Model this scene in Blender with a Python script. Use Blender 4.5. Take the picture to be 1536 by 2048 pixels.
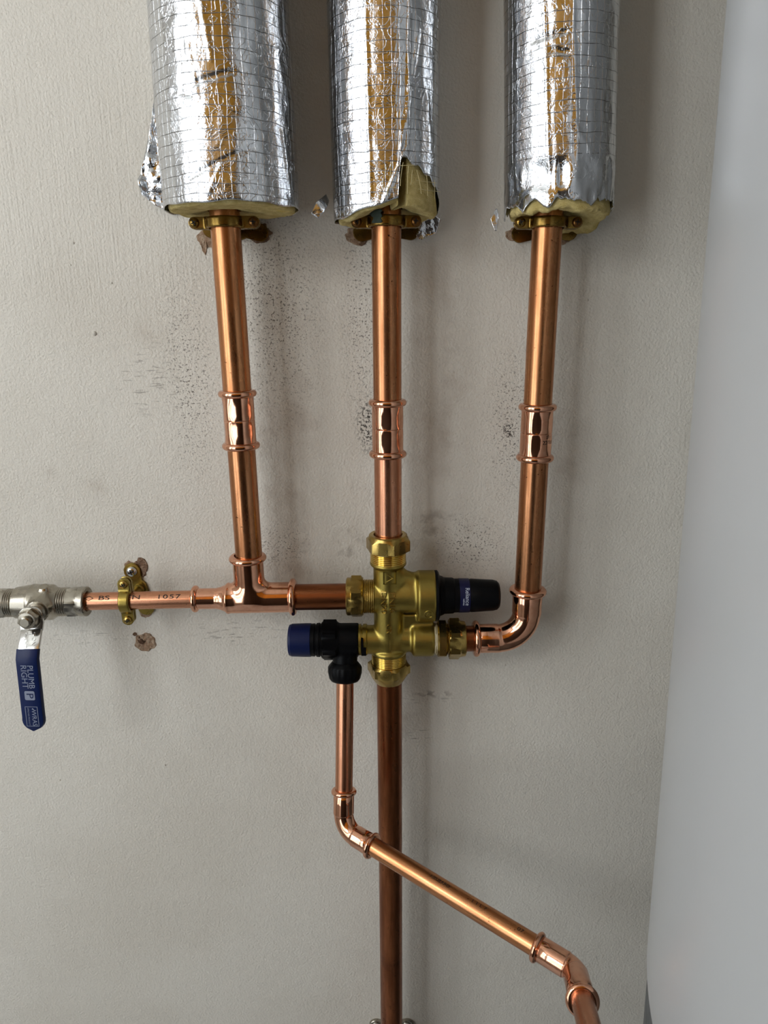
import bpy, math, random
import numpy as np
from mathutils import Vector, Matrix

for o in list(bpy.data.objects):
    bpy.data.objects.remove(o)
SC = bpy.context.scene
COL = SC.collection
random.seed(7)

# ------------------------------------------------------------------ camera
F = 1420.0                      # focal length in pixels of the 1536 x 2048 frame
PITCH, ROLL = math.radians(15.6), math.radians(0.53)
CAM = Vector((0.0, -0.558, 1.45))
FWD = Vector((0, math.cos(PITCH), -math.sin(PITCH)))
R0 = Vector((1, 0, 0)); U0 = R0.cross(FWD)
CR = R0 * math.cos(ROLL) - U0 * math.sin(ROLL)
CU = R0 * math.sin(ROLL) + U0 * math.cos(ROLL)
cd = bpy.data.cameras.new('camera')
cam = bpy.data.objects.new('camera', cd); COL.objects.link(cam)
cam.matrix_world = Matrix((( CR.x, CU.x, -FWD.x, CAM.x), (CR.y, CU.y, -FWD.y, CAM.y), (CR.z, CU.z, -FWD.z, CAM.z), (0, 0, 0, 1)))
cd.sensor_fit = 'VERTICAL'; cd.sensor_height = 24.0; cd.lens = 24.0 * F / 2048
cd.clip_start = 0.01
cd.dof.use_dof = True; cd.dof.focus_distance = 0.57; cd.dof.aperture_fstop = 13.0
SC.camera = cam

def at(px, py, Y=0.0):
    """point of the vertical plane at depth Y behind pixel (px, py)"""
    d = FWD + CR * ((px - 768) / F) + CU * ((1024 - py) / F)
    return CAM + d * ((Y - CAM.y) / d.y)

# ------------------------------------------------------------------ world, daylight, exposure
w = bpy.data.worlds.new('sky'); SC.world = w; w.use_nodes = True
w.node_tree.nodes['Background'].inputs[0].default_value = (0.75, 0.87, 1.0, 1)
w.node_tree.nodes['Background'].inputs[1].default_value = 1.0
w.cycles.sampling_method = 'NONE'
XL, XR, YB, ZC = -1.60, 1.0, -1.40, 2.60                       # the room behind the camera
WZ0, WZ1 = 0.70, 2.38                                          # a corner window: one light in the left wall, one in the front wall
WY0, WY1, WX0, WX1 = YB + 0.06, -0.70, XL + 0.06, -0.80
def daylight(loc, d, wid, hgt, energy):
    ld = bpy.data.lights.new('window_daylight', 'AREA'); ld.shape = 'RECTANGLE'
    ld.size = wid; ld.size_y = hgt; ld.energy = energy; ld.color = (0.94, 0.97, 1.0)
    lo = bpy.data.objects.new('window_daylight', ld); COL.objects.link(lo)
    z = -Vector(d); y = Vector((0, 0, 1)); x = y.cross(z)       # shines along d, its height upright
    lo.matrix_world = Matrix(((x.x, y.x, z.x, loc[0]), (x.y, y.y, z.y, loc[1]), (x.z, y.z, z.z, loc[2]), (0, 0, 0, 1)))
# the sky fills the top lights of both windows, the darker ground and houses the panes below
ZT = 1.84
for z0, z1, lum in ((ZT, WZ1, 34.0), (WZ0, ZT, 9.0)):
    daylight((XL - 0.12, (WY0 + WY1) / 2, (z0 + z1) / 2), (1, 0, 0), WY1 - WY0, z1 - z0, lum * (z1 - z0) * (WY1 - WY0))
    daylight(((WX0 + WX1) / 2, YB - 0.12, (z0 + z1) / 2), (0, 1, 0), WX1 - WX0, z1 - z0, lum * (z1 - z0) * (WX1 - WX0))
vs = SC.view_settings
vs.view_transform = 'Standard'; vs.look = 'None'; vs.gamma = 1.0; vs.use_curve_mapping = False
vs.exposure = 0.14
SC.cycles.use_denoising = True; SC.cycles.use_adaptive_sampling = True; SC.cycles.adaptive_threshold = 0.04; SC.cycles.use_light_tree = False
SC.cycles.max_bounces = 6; SC.cycles.glossy_bounces = 4; SC.cycles.diffuse_bounces = 3

# ------------------------------------------------------------------ materials
def S(r, g, b):                  # display colour 0-255 -> linear
    f = lambda c: (c / 255 / 12.92) if c / 255 <= 0.04045 else ((c / 255 + 0.055) / 1.055) ** 2.4
    return (f(r), f(g), f(b), 1)

class NT:
    def __init__(s, name):
        s.m = bpy.data.materials.new(name); s.m.use_nodes = True
        s.t = s.m.node_tree; s.b = s.t.nodes['Principled BSDF']
        s.co = s.t.nodes.new('ShaderNodeTexCoord')
    def n(s, typ, **kw):
        nd = s.t.nodes.new('ShaderNode' + typ)
        for k, v in kw.items():
            if k.startswith('i_'): 
                key = k[2:]; key = int(key) if key.isdigit() else key.replace('_', ' ')
                s.put(nd.inputs[key], v)
            else: setattr(nd, k, v)
        return nd
    def put(s, sock, v):
        if isinstance(v, bpy.types.NodeSocket): s.t.links.new(v, sock)
        else: sock.default_value = v
    def math(s, op, a, b=0.0, c=0.0, clamp=False):
        nd = s.t.nodes.new('ShaderNodeMath'); nd.operation = op; nd.use_clamp = clamp
        for i, v in enumerate((a, b, c)): s.put(nd.inputs[i], v)
        return nd.outputs[0]
    def vmul(s, vec, sc):
        nd = s.t.nodes.new('ShaderNodeVectorMath'); nd.operation = 'MULTIPLY'
        s.put(nd.inputs[0], vec); nd.inputs[1].default_value = sc; return nd.outputs[0]
    def noise(s, vec, scale, detail=3, rough=0.55, dist=0.0):
        nd = s.t.nodes.new('ShaderNodeTexNoise'); s.put(nd.inputs['Vector'], vec)
        nd.inputs['Scale'].default_value = scale; nd.inputs['Detail'].default_value = detail
        nd.inputs['Roughness'].default_value = rough; nd.inputs['Distortion'].default_value = dist
        return nd.outputs['Fac']
    def step(s, v, lo, hi, a=0.0, b=1.0):
        nd = s.t.nodes.new('ShaderNodeMapRange'); nd.interpolation_type = 'SMOOTHSTEP'
        s.put(nd.inputs[0], v)
        for i, x in enumerate((lo, hi, a, b)): nd.inputs[i + 1].default_value = x
        return nd.outputs[0]
    def mix(s, f, a, b):
        nd = s.t.nodes.new('ShaderNodeMix'); nd.data_type = 'RGBA'
        s.put(nd.inputs[0], f); s.put(nd.inputs[6], a); s.put(nd.inputs[7], b); return nd.outputs[2]
    def bump(s, h, dist, strength=1.0, normal=None):
        nd = s.t.nodes.new('ShaderNodeBump'); s.put(nd.inputs['Height'], h)
        nd.inputs['Distance'].default_value = dist; nd.inputs['Strength'].default_value = strength
        if normal is not None: s.put(nd.inputs['Normal'], normal)
        return nd.outputs[0]
    def out(s, color=None, metallic=0.0, rough=0.5, normal=None, spec=None, coat=None):
        b = s.b.inputs
        if color is not None: s.put(b['Base Color'], color)
        s.put(b['Metallic'], metallic); s.put(b['Roughness'], rough)
        if normal is not None: s.put(b['Normal'], normal)
        if spec is not None: s.put(b['Specular IOR Level'], spec)
        if coat is not None: b['Coat Weight'].default_value = coat; b['Coat Roughness'].default_value = 0.1
        return s.m

def plain(name, c, rough=0.5, metallic=0.0, bump=0.0, bscale=900, spec=None):
    t = NT(name); nrm = None
    ob = t.co.outputs['Object']
    if bump: nrm = t.bump(t.noise(ob, bscale, 3), bump)
    v = t.noise(ob, 60, 4)
    col = t.mix(t.step(v, 0.3, 0.75), c, tuple(x * 0.86 for x in c[:3]) + (1,))
    return t.out(col, metallic, t.step(v, 0.2, 0.8, rough * 0.85, min(1, rough * 1.2)), nrm, spec)

def copper(name, c1, c2, cdark, rough=0.2, spots=0.5, streak=True, bump=0.00002):
    t = NT(name); ob = t.co.outputs['Object']
    st = t.noise(t.vmul(ob, (1, 1, 0.12)) if streak else ob, 220, 4, 0.6)
    big = t.noise(ob, 28, 4, 0.6, 0.5)
    col = t.mix(t.step(st, 0.35, 0.7), c1, c2)
    col = t.mix(t.step(big, 0.5, 0.78, 0, 0.55), col, cdark)
    sp = t.noise(ob, 420, 2, 0.5)
    spm = t.math('MULTIPLY', t.step(sp, 0.66, 0.72), t.math('MULTIPLY', t.step(t.noise(ob, 55, 2), 0.5, 0.62), spots))
    col = t.mix(spm, col, (cdark[0] * 0.25, cdark[1] * 0.25, cdark[2] * 0.25, 1))
    r = t.math('ADD', t.step(st, 0.3, 0.75, rough * 0.8, rough * 1.25), t.math('MULTIPLY', spm, 0.3))
    return t.out(col, 1.0, r, t.bump(t.math('ADD', t.math('MULTIPLY', st, 0.4), t.noise(ob, 150, 2)), bump))

M = {}
M['tube'] = copper('copper_tube', S(200, 142, 98), S(180, 120, 78), S(138, 88, 54), 0.29, 0.7)
M['tube_spotted'] = copper('copper_tube_spotted', S(190, 134, 94), S(166, 110, 72), S(124, 78, 48), 0.28, 1.0)
M['tube_bright'] = copper('copper_tube_bright', S(208, 150, 118), S(192, 134, 102), S(156, 102, 76), 0.28, 0.6)
M['tube_brown'] = copper('copper_tube_brown', S(150, 92, 58), S(124, 72, 42), S(92, 52, 32), 0.33, 0.7)
M['fitting'] = copper('polished_copper', S(224, 170, 140), S(214, 156, 126), S(190, 130, 100), 0.11, 0.25, False, 0.00004)
M['brass_cast'] = plain('cast_brass', S(160, 141, 72), 0.36, 1.0, 0.00009, 1500)
M['brass'] = plain('machined_brass', S(176, 150, 84), 0.28, 1.0, 0.00003, 800)
M['brass_bright'] = plain('bright_brass_thread', S(226, 196, 110), 0.16, 1.0)
M['brass_dark'] = plain('aged_brass', S(132, 106, 54), 0.26, 1.0, 0.00003, 700)
M['brass_clip'] = plain('dull_brass', S(150, 130, 66), 0.3, 1.0, 0.00004, 700)
M['brass_brown'] = plain('browned_brass', S(118, 82, 44), 0.3, 1.0, 0.00003, 700)
M['nickel'] = plain('nickel_plate', S(168, 162, 149), 0.27, 1.0, 0.00006, 900)
M['steel'] = plain('zinc_steel', S(214, 214, 212), 0.16, 1.0, 0.00002, 600)
M['black'] = plain('black_plastic', (0.0025, 0.0025, 0.003, 1), 0.4, 0, 0.00002, 1200, 0.09)
M['slot'] = plain('slot_shade_paint', (0.01, 0.008, 0.006, 1), 0.7)  # near-black colour in place of the shade inside a screw recess
M['navy'] = plain('navy_plastic', (0.003, 0.008, 0.05, 1), 0.42, 0, 0.0, spec=0.2)
M['navy_band'] = plain('navy_label_band', (0.003, 0.004, 0.035, 1), 0.45, spec=0.3)
M['sleeve'] = plain('blue_vinyl', (0.004, 0.013, 0.072, 1), 0.38, spec=0.25)
M['print'] = plain('pale_print', S(188, 194, 206), 0.55)
M['print_grey'] = plain('grey_print', S(138, 146, 166), 0.55)
M['ink'] = plain('dark_ink', (0.02, 0.011, 0.006, 1), 0.6)
M['ptfe'] = plain('white_tape', S(184, 172, 140), 0.6)
M['verdigris'] = plain('verdigris', S(70, 84, 76), 0.8, bump=0.0002)
M['white_gloss'] = plain('white_frame_paint', S(235, 235, 232), 0.35)
def chip_mat(name, c1, c2, c3):
    t = NT(name); ob = t.co.outputs['Object']; n = t.noise(ob, 210, 4, 0.65, 0.6)
    col = t.mix(t.step(n, 0.38, 0.56), c1, c2); col = t.mix(t.step(t.noise(ob, 330, 3, 0.6), 0.56, 0.7), col, c3)
    return t.out(col, 0, 0.95, t.bump(t.noise(ob, 500, 4, 0.7), 0.0012))
M['plaster'] = chip_mat('bare_plaster', S(182, 160, 136), S(150, 122, 98), S(112, 84, 62))
M['plug_dark'] = chip_mat('plug_recess_shade', S(104, 76, 54), S(78, 54, 38), S(54, 38, 28))  # the plug's brown darkened to paint the shade of a recess
M['chip'] = chip_mat('chipped_plaster', S(150, 124, 102), S(112, 86, 66), S(78, 56, 42))
M['fibre'] = plain('glass_thread', S(214, 200, 150), 0.5)

def foam_mat():
    t = NT('mineral_wool'); ob = t.co.outputs['Object']
    n = t.noise(ob, 120, 5, 0.65)
    col = t.mix(t.step(n, 0.3, 0.72), S(222, 204, 140), S(184, 162, 94))
    col = t.mix(t.step(t.noise(ob, 40, 3), 0.6, 0.8, 0, 0.5), col, S(226, 198, 92))
    return t.out(col, 0, 0.95, t.bump(t.noise(t.vmul(ob, (1, 1, 2.5)), 500, 4, 0.7), 0.0012))
M['foam'] = foam_mat()

def foil_mat(name, grid=True):
    t = NT(name); uv = t.co.outputs['UV']; ob = t.co.outputs['Object']
    h = t.math('MULTIPLY', t.noise(ob, 300, 2, 0.5, 0.3), 0.26)
    cr = t.math('ABSOLUTE', t.math('SUBTRACT', t.noise(ob, 95, 2, 0.5, 1.2), 0.5))
    h = t.math('ADD', h, t.math('MULTIPLY', t.step(cr, 0.0, 0.03), -0.14))
    h = t.math('ADD', h, t.math('MULTIPLY', t.noise(ob, 640, 2, 0.5, 0.8), 0.17))
    col = S(212, 215, 219)
    rough = t.step(t.noise(ob, 45, 3), 0.3, 0.7, 0.12, 0.24)
    if grid:
        wob = t.noise(ob, 70, 2)
        sep = t.n('SeparateXYZ', i_0=uv)
        u = t.math('ADD', sep.outputs[0], t.math('MULTIPLY', wob, 0.003))
        v = t.math('ADD', sep.outputs[1], t.math('MULTIPLY', t.noise(ob, 40, 2), 0.004))
        def lines(c, pitch, wd):
            f = t.math('ABSOLUTE', t.math('SUBTRACT', t.math('FRACT', t.math('DIVIDE', c, pitch)), 0.5))
            return t.step(f, 0.5 - wd, 0.5 - wd * 0.25)
        hv = lines(v, 0.0064, 0.045); hu = lines(u, 0.0056, 0.04)
        g = t.math('MAXIMUM', hv, t.math('MULTIPLY', hu, 0.7))
        h = t.math('ADD', h, t.math('MULTIPLY', g, 0.22))
        brk = t.step(t.noise(ob, 130, 2), 0.40, 0.58, 0.2, 0.9)
        col = t.mix(t.math('MULTIPLY', hv, brk), col, S(74, 70, 64))
        col = t.mix(t.math('MULTIPLY', hu, t.math('MULTIPLY', brk, 0.45)), col, S(110, 108, 104))
    return t.out(col, 1.0, rough, t.bump(h, 0.0007, 0.9))
M['foil'] = foil_mat('reinforced_foil')
M['foil_plain'] = foil_mat('foil_tape', False)

def wall_mat():
    t = NT('painted_plaster'); ob = t.co.outputs['Object']     # wall object sits at the world origin
    base = t.mix(t.step(t.noise(ob, 5, 3, 0.6), 0.35, 0.7), S(216, 211, 200), S(208, 202, 190))
    def blob(px, py, rx, ry, soft=0.35):
        c = at(px, py, WALL); s = 0.00045
        sub = t.n('VectorMath', operation='SUBTRACT', i_0=ob); sub.inputs[1].default_value = c
        ln = t.n('VectorMath', operation='LENGTH', i_0=t.vmul(sub.outputs[0], (1 / (rx * s), 0, 1 / (ry * s))))
        return t.step(ln.outputs['Value'], soft, 1.0, 1.0, 0.0)
    def union(bl):
        r = bl[0]
        for b in bl[1:]: r = t.math('MAXIMUM', r, b)
        return r
    # brown, washed-in smudges
    sm = union([blob(830, 1080, 200, 130), blob(620, 1130, 130, 110), blob(560, 850, 110, 420), blob(870, 760, 90, 300),
                blob(800, 1420, 90, 90), blob(95, 945, 30, 26, 0), blob(190, 975, 36, 26, 0), blob(300, 670, 50, 40, 0), blob(1130, 880, 60, 120)])
    smn = t.math('MULTIPLY', sm, t.step(t.noise(ob, 26, 4, 0.65), 0.42, 0.75, 0.0, 0.34))
    col = t.mix(smn, base, S(140, 118, 98))
    dk = union([blob(608, 1104, 12, 18, 0.2), blob(700, 1090, 40, 60), blob(840, 1310, 60, 60), blob(870, 1050, 80, 40)])
    col = t.mix(t.math('MULTIPLY', dk, t.step(t.noise(ob, 60, 3, 0.6), 0.48, 0.66, 0, 0.36)), col, S(96, 82, 70))
    # soot freckles beside the pipes
    so = union([blob(545, 620, 140, 330, 0.0), blob(380, 760, 80, 330, 0.0), blob(725, 640, 60, 330, 0.0), blob(940, 1090, 110, 90, 0.1), blob(1020, 850, 70, 220, 0.0),
                blob(560, 1090, 80, 70, 0.0)])
    fr = t.step(t.noise(ob, 600, 2, 0.7), 0.575, 0.63)
    col = t.mix(t.math('MULTIPLY', t.math('MULTIPLY', so, fr), 0.8), col, S(64, 54, 46))
    hv = union([blob(735, 850, 30, 75, 0.2), blob(1018, 862, 18, 26, 0.2)])
    col = t.mix(t.math('MULTIPLY', hv, t.step(t.noise(ob, 520, 2, 0.7), 0.50, 0.58, 0, 0.9)), col, S(40, 32, 28))
    # horizontal scuffs
    sc_ = t.noise(t.vmul(ob, (0.16, 1, 1)), 420, 2, 0.6)
    sk = union([blob(480, 1265, 150, 45, 0.1), blob(175, 1275, 110, 22, 0.2), blob(850, 1400, 90, 12, 0.1), blob(840, 1470, 40, 26), blob(300, 760, 90, 110, 0)])
    col = t.mix(t.math('MULTIPLY', t.math('MULTIPLY', sk, t.step(sc_, 0.56, 0.66)), 0.55), col, S(86, 76, 70))
    mk = blob(868, 1388, 62, 12, 0.1)
    col = t.mix(t.math('MULTIPLY', mk, t.step(t.noise(ob, 130, 3, 0.6), 0.5, 0.6, 0, 0.6)), col, S(110, 98, 88))
    # roller stipple, brush strokes near the top, the odd nib
    h = t.math('ADD', t.math('MULTIPLY', t.noise(ob, 480, 2, 0.55), 0.8), t.math('MULTIPLY', t.noise(ob, 110, 0), 0.3))
    br = union([blob(200, 380, 420, 300, 0.4)])
    h = t.math('ADD', h, t.math('MULTIPLY', br, t.math('MULTIPLY', t.noise(t.vmul(ob, (1, 1, 0.03)), 700, 0), 0.30)))
    return t.out(col, 0, 0.56, t.bump(h, 0.0010, 0.85), 0.3)

WALL = 0.038                    # the wall face lies 38 mm behind the pipe axes

# ------------------------------------------------------------------ mesh helpers
def frame(p, d, up=(0, -1, 0)):
    """matrix at p with local Z along d and local X as near 'up' as can be"""
    z = Vector(d).normalized(); x = Vector(up); x = (x - z * x.dot(z))
    if x.length < 1e-6: x = Vector((1, 0, 0)) - z * z.x
    x.normalize(); y = z.cross(x)
    return Matrix(((x.x, y.x, z.x, p[0]), (x.y, y.y, z.y, p[1]), (x.z, y.z, z.z, p[2]), (0, 0, 0, 1)))

class MB:
    def __init__(s): s.v = []; s.f = []; s.uv = None
    def polar(s, Mx, rows, seg=56, loop=False, cap0=True, cap1=True, ph=0.0):
        """rows: (z, r) or (z, function of angle); local X is angle 0"""
        b = len(s.v); n = len(rows)
        for z, r in rows:
            for k in range(seg):
                a = 2 * math.pi * k / seg
                rr = r(a) if callable(r) else r
                s.v.append(Mx @ Vector((rr * math.cos(a + ph), rr * math.sin(a + ph), z)))
        for i in range(n if loop else n - 1):
            i2 = (i + 1) % n
            for k in range(seg):
                k2 = (k + 1) % seg
                s.f.append((b + i * seg + k, b + i * seg + k2, b + i2 * seg + k2, b + i2 * seg + k))
        if not loop:
            if cap0: s.f.append(tuple(b + k for k in reversed(range(seg))))
            if cap1: s.f.append(tuple(b + (n - 1) * seg + k for k in range(seg)))
        return s
    def tube(s, pts, rad, seg=24, caps=True):
        b = len(s.v); n = len(pts); pts = [Vector(p) for p in pts]
        t0 = (pts[1] - pts[0]).normalized(); x = t0.orthogonal().normalized()
        for i in range(n):
            t1 = (pts[min(i + 1, n - 1)] - pts[max(i - 1, 0)]).normalized()
            x = (x - t1 * x.dot(t1)).normalized(); y = t1.cross(x)
            r = rad[i] if hasattr(rad, '__len__') else rad
            for k in range(seg):
                a = 2 * math.pi * k / seg
                s.v.append(pts[i] + (x * math.cos(a) + y * math.sin(a)) * r)
        for i in range(n - 1):
            for k in range(seg):
                k2 = (k + 1) % seg
                s.f.append((b + i * seg + k, b + i * seg + k2, b + (i + 1) * seg + k2, b + (i + 1) * seg + k))
        if caps:
            s.f.append(tuple(b + k for k in reversed(range(seg)))); s.f.append(tuple(b + (n - 1) * seg + k for k in range(seg)))
        return s
    def prism(s, Mx, out, z0, z1, bev=0.0):
        """2-D outline pushed from z0 to z1, with a small bevel at z1"""
        b = len(s.v); n = len(out)
        cx = sum(p[0] for p in out) / n; cy = sum(p[1] for p in out) / n
        rings = [(z0, 0.0), (z1 - bev, 0.0), (z1, bev)] if bev else [(z0, 0.0), (z1, 0.0)]
        for z, ins in rings:
            for (x, y) in out:
                d = math.hypot(x - cx, y - cy) or 1
                k = max(0, 1 - ins / d)
                s.v.append(Mx @ Vector((cx + (x - cx) * k, cy + (y - cy) * k, z)))
        for i in range(len(rings) - 1):
            for k in range(n):
                k2 = (k + 1) % n
                s.f.append((b + i * n + k, b + i * n + k2, b + (i + 1) * n + k2, b + (i + 1) * n + k))
        s.f.append(tuple(b + k for k in reversed(range(n)))); s.f.append(tuple(b + (len(rings) - 1) * n + k for k in range(n)))
        return s
    def box(s, lo, hi):
        (x0, y0, z0), (x1, y1, z1) = lo, hi; b = len(s.v)
        s.v += [Vector(p) for p in ((x0, y0, z0), (x1, y0, z0), (x1, y1, z0), (x0, y1, z0), (x0, y0, z1), (x1, y0, z1), (x1, y1, z1), (x0, y1, z1))]
        s.f += [tuple(b + i for i in q) for q in ((3, 2, 1, 0), (4, 5, 6, 7), (0, 1, 5, 4), (1, 2, 6, 5), (2, 3, 7, 6), (3, 0, 4, 7))]
        return s
    def obox(s, Mx, lo, hi):
        b = len(s.v); s.box(lo, hi)
        for i in range(b, len(s.v)): s.v[i] = Mx @ s.v[i]
        return s
    def grid(s, P, uv=None, close=False):
        """P: 2-D list of points"""
        b = len(s.v); n = len(P); m = len(P[0])
        for r in P: s.v += [Vector(p) for p in r]
        for i in range(n - 1):
            for k in range(m if close else m - 1):
                k2 = (k + 1) % m
                s.f.append((b + i * m + k, b + i * m + k2, b + (i + 1) * m + k2, b + (i + 1) * m + k))
        return s
    def build(s, name, mat, parent=None, smooth=35, origin=None, solid=0.0):
        me = bpy.data.meshes.new(name)
        if parent is not None: org = Vector(parent['_o'])
        else: org = Vector(origin) if origin is not None else Vector((0, 0, 0))
        V = np.array([tuple(p) for p in s.v], dtype=np.float64) - np.array(org)
        me.from_pydata(V.tolist(), [], s.f)
        me.materials.append(M[mat] if isinstance(mat, str) else mat)
        if smooth:
            me.shade_smooth(); me.set_sharp_from_angle(angle=math.radians(smooth))
        me.update()
        o = bpy.data.objects.new(name, me); COL.objects.link(o)
        if parent is not None:
            o.parent = parent; o['_o'] = tuple(org)
            if parent.type != 'EMPTY': o.location = (0, 0, 0)
        else:
            o.location = org; o['_o'] = tuple(org)
        if solid:
            md = o.modifiers.new('thickness', 'SOLIDIFY'); md.thickness = solid; md.offset = 0
        return o

def tag(o, label, cat, group=None):
    o['label'] = label; o['category'] = cat
    if group: o['group'] = group
    return o
def thing(name, label, cat, loc, group=None):
    o = bpy.data.objects.new(name, None); COL.objects.link(o); o.location = loc; o.empty_display_size = 0.02
    o['_o'] = tuple(loc)
    return tag(o, label, cat, group)
def struct(o): o['kind'] = 'structure'; return o

def hexr(af, rc=None, rot=0.0):
    """hexagon radius across flats af, clipped by a circle rc"""
    def f(a):
        q = (a - rot) % (math.pi / 3) - math.pi / 6
        r = af / 2 / math.cos(q)
        return min(r, rc) if rc else r
    return f
def hexnut_rows(z0, z1, af, rin, ch=0.0018, rot=0.0):
    rc = None
    return [(z0, rin), (z0, af / 2 * 0.955), (z0 + ch, hexr(af, rc, rot)), (z1 - ch, hexr(af, rc, rot)), (z1, af / 2 * 0.955), (z1, rin)]
def thread_rows(z0, z1, r, pitch=0.0015, depth=0.0009):
    n = max(2, int(round(abs(z1 - z0) / pitch))); rows = []
    for i in range(n):
        a = z0 + (z1 - z0) * i / n; b = z0 + (z1 - z0) * (i + 1) / n
        rows += [(a, r - depth), (a + (b - a) * 0.3, r - depth * 0.15), (a + (b - a) * 0.5, r), (a + (b - a) * 0.7, r - depth * 0.15)]
    rows.append((z1, r - depth)); return rows
def ring_rows(zc, rp, rb, hw, rs=None):
    """bead (rolled seal ring) of a press fitting, closed profile"""
    rows = []
    for i in range(15):
        a = -math.pi / 2 + math.pi * i / 14
        rows.append((zc + math.sin(a) * hw, rp + (rb - rp) * (0.25 + 0.75 * math.cos(a))))
    return [(zc - hw, rp)] + rows + [(zc + hw, rp)]

# ---- signed distance shapes polygonised with surface nets
def cyl(P, p, d, h0, h1, r, r2=None, rnd=0.0):
    d = np.array(Vector(d).normalized()); q = P - np.array(p); a = q @ d
    rad = np.linalg.norm(q - a[..., None] * d, axis=-1)
    if r2 is not None:
        t = np.clip((a - h0) / (h1 - h0), 0, 1); r = r + (r2 - r) * t
    mid = (h0 + h1) / 2; e0 = rad - r + rnd; e1 = np.abs(a - mid) - (h1 - h0) / 2 + rnd
    return np.minimum(np.maximum(e0, e1), 0) + np.sqrt(np.maximum(e0, 0) ** 2 + np.maximum(e1, 0) ** 2) - rnd
def rbox(P, c, half, rnd=0.0):
    q = np.abs(P - np.array(c)) - np.array(half) + rnd
    return np.linalg.norm(np.maximum(q, 0), axis=-1) + np.minimum(q.max(axis=-1), 0) - rnd
def smin(a, b, k):
    h = np.clip(0.5 + 0.5 * (b - a) / k, 0, 1)
    return b + (a - b) * h - k * h * (1 - h)
def nets(fn, lo, hi, h):
    """surface nets of fn over a box, vertices pulled onto the surface"""
    lo = np.array(lo, float); hi = np.array(hi, float)
    n = np.ceil((hi - lo) / h).astype(int) + 1
    ax = [lo[i] + h * np.arange(n[i]) for i in range(3)]
    G = np.stack(np.meshgrid(*ax, indexing='ij'), -1); D = fn(G); I = D < 0
    c = [I[dx:n[0] - 1 + dx, dy:n[1] - 1 + dy, dz:n[2] - 1 + dz] for dx in (0, 1) for dy in (0, 1) for dz in (0, 1)]
    cnt = sum(x.astype(int) for x in c); act = (cnt > 0) & (cnt < 8)
    idx = -np.ones(act.shape, int); cells = np.argwhere(act); idx[act] = np.arange(len(cells))
    acc = np.zeros((len(cells), 3)); num = np.zeros(len(cells))
    cor = [(a, b, d) for a in (0, 1) for b in (0, 1) for d in (0, 1)]
    for a in cor:
        for k in range(3):
            if a[k]: continue
            b = list(a); b[k] = 1
            A = cells + np.array(a); B = cells + np.array(b)
            da = D[A[:, 0], A[:, 1], A[:, 2]]; db = D[B[:, 0], B[:, 1], B[:, 2]]
            cr = (da < 0) != (db < 0); t = np.where(cr, da / np.where(cr, da - db, 1), 0)
            acc += np.where(cr[:, None], A + t[:, None] * (B - A), 0); num += cr
    V = lo + h * acc / num[:, None]
    for _ in range(3):
        e = h * 0.05; d0 = fn(V)
        g = np.stack([fn(V + np.eye(3)[k] * e) - fn(V - np.eye(3)[k] * e) for k in range(3)], -1) / (2 * e)
        g /= np.maximum(np.linalg.norm(g, axis=1, keepdims=True), 0.3)
        V = V - np.clip(d0, -h * 0.5, h * 0.5)[:, None] * g
    Fc = []
    for k in range(3):
        sl0 = [slice(None)] * 3; sl1 = [slice(None)] * 3; sl0[k] = slice(0, -1); sl1[k] = slice(1, None)
        E = np.argwhere(I[tuple(sl0)] != I[tuple(sl1)]); u, v = [(1, 2), (2, 0), (0, 1)][k]
        E = E[(E[:, u] > 0) & (E[:, v] > 0) & (E[:, u] < n[u] - 1) & (E[:, v] < n[v] - 1)]
        flip = ~I[E[:, 0], E[:, 1], E[:, 2]]
        def gi(du, dv):
            q = E.copy(); q[:, u] += du; q[:, v] += dv; return idx[q[:, 0], q[:, 1], q[:, 2]]
        Q = np.stack([gi(-1, -1), gi(0, -1), gi(0, 0), gi(-1, 0)], 1)
        Q[flip] = Q[flip][:, ::-1]; Fc.append(Q)
    return V, np.concatenate(Fc)
def sdf_mb(fn, lo, hi, h, Mx=None):
    V, Q = nets(fn, lo, hi, h); mb = MB()
    if Mx is not None:
        A = np.array(Mx); V = V @ A[:3, :3].T + A[:3, 3]
    mb.v = [Vector(p) for p in V]; mb.f = [tuple(int(i) for i in q) for q in Q]
    return mb

# ---- lettering
def text_geo(txt, size, extrude=0.0, spacing=1.0, sx=1.0, align='CENTER'):
    cu = bpy.data.curves.new('lettering', 'FONT'); cu.body = txt; cu.size = size; cu.extrude = extrude
    cu.space_character = spacing; cu.align_x = align; cu.align_y = 'CENTER'; cu.resolution_u = 3
    o = bpy.data.objects.new('lettering', cu); COL.objects.link(o)
    me = bpy.data.meshes.new_from_object(o)
    V = [(v.co.x * sx, v.co.y, v.co.z) for v in me.vertices]; Fc = [tuple(p.vertices) for p in me.polygons]
    bpy.data.objects.remove(o); bpy.data.meshes.remove(me); bpy.data.curves.remove(cu)
    return V, Fc
def add_text(mb, txt, size, fmap, **kw):
    V, Fc = text_geo(txt, size, **kw); b = len(mb.v)
    mb.v += [Vector(fmap(*p)) for p in V]; mb.f += [tuple(b + i for i in q) for q in Fc]
    return mb

# ---- numpy gradient-free value noise
_rng = np.random.RandomState(3); _T = _rng.rand(64, 64, 64) * 2 - 1
def vnoise(P):
    i = np.floor(P).astype(int); f = P - i; f = f * f * f * (f * (f * 6 - 15) + 10); r = 0
    for dx in (0, 1):
        for dy in (0, 1):
            for dz in (0, 1):
                wgt = np.where(dx, f[..., 0], 1 - f[..., 0]) * np.where(dy, f[..., 1], 1 - f[..., 1]) * np.where(dz, f[..., 2], 1 - f[..., 2])
                r = r + wgt * _T[(i[..., 0] + dx) % 64, (i[..., 1] + dy) % 64, (i[..., 2] + dz) % 64]
    return r

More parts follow.
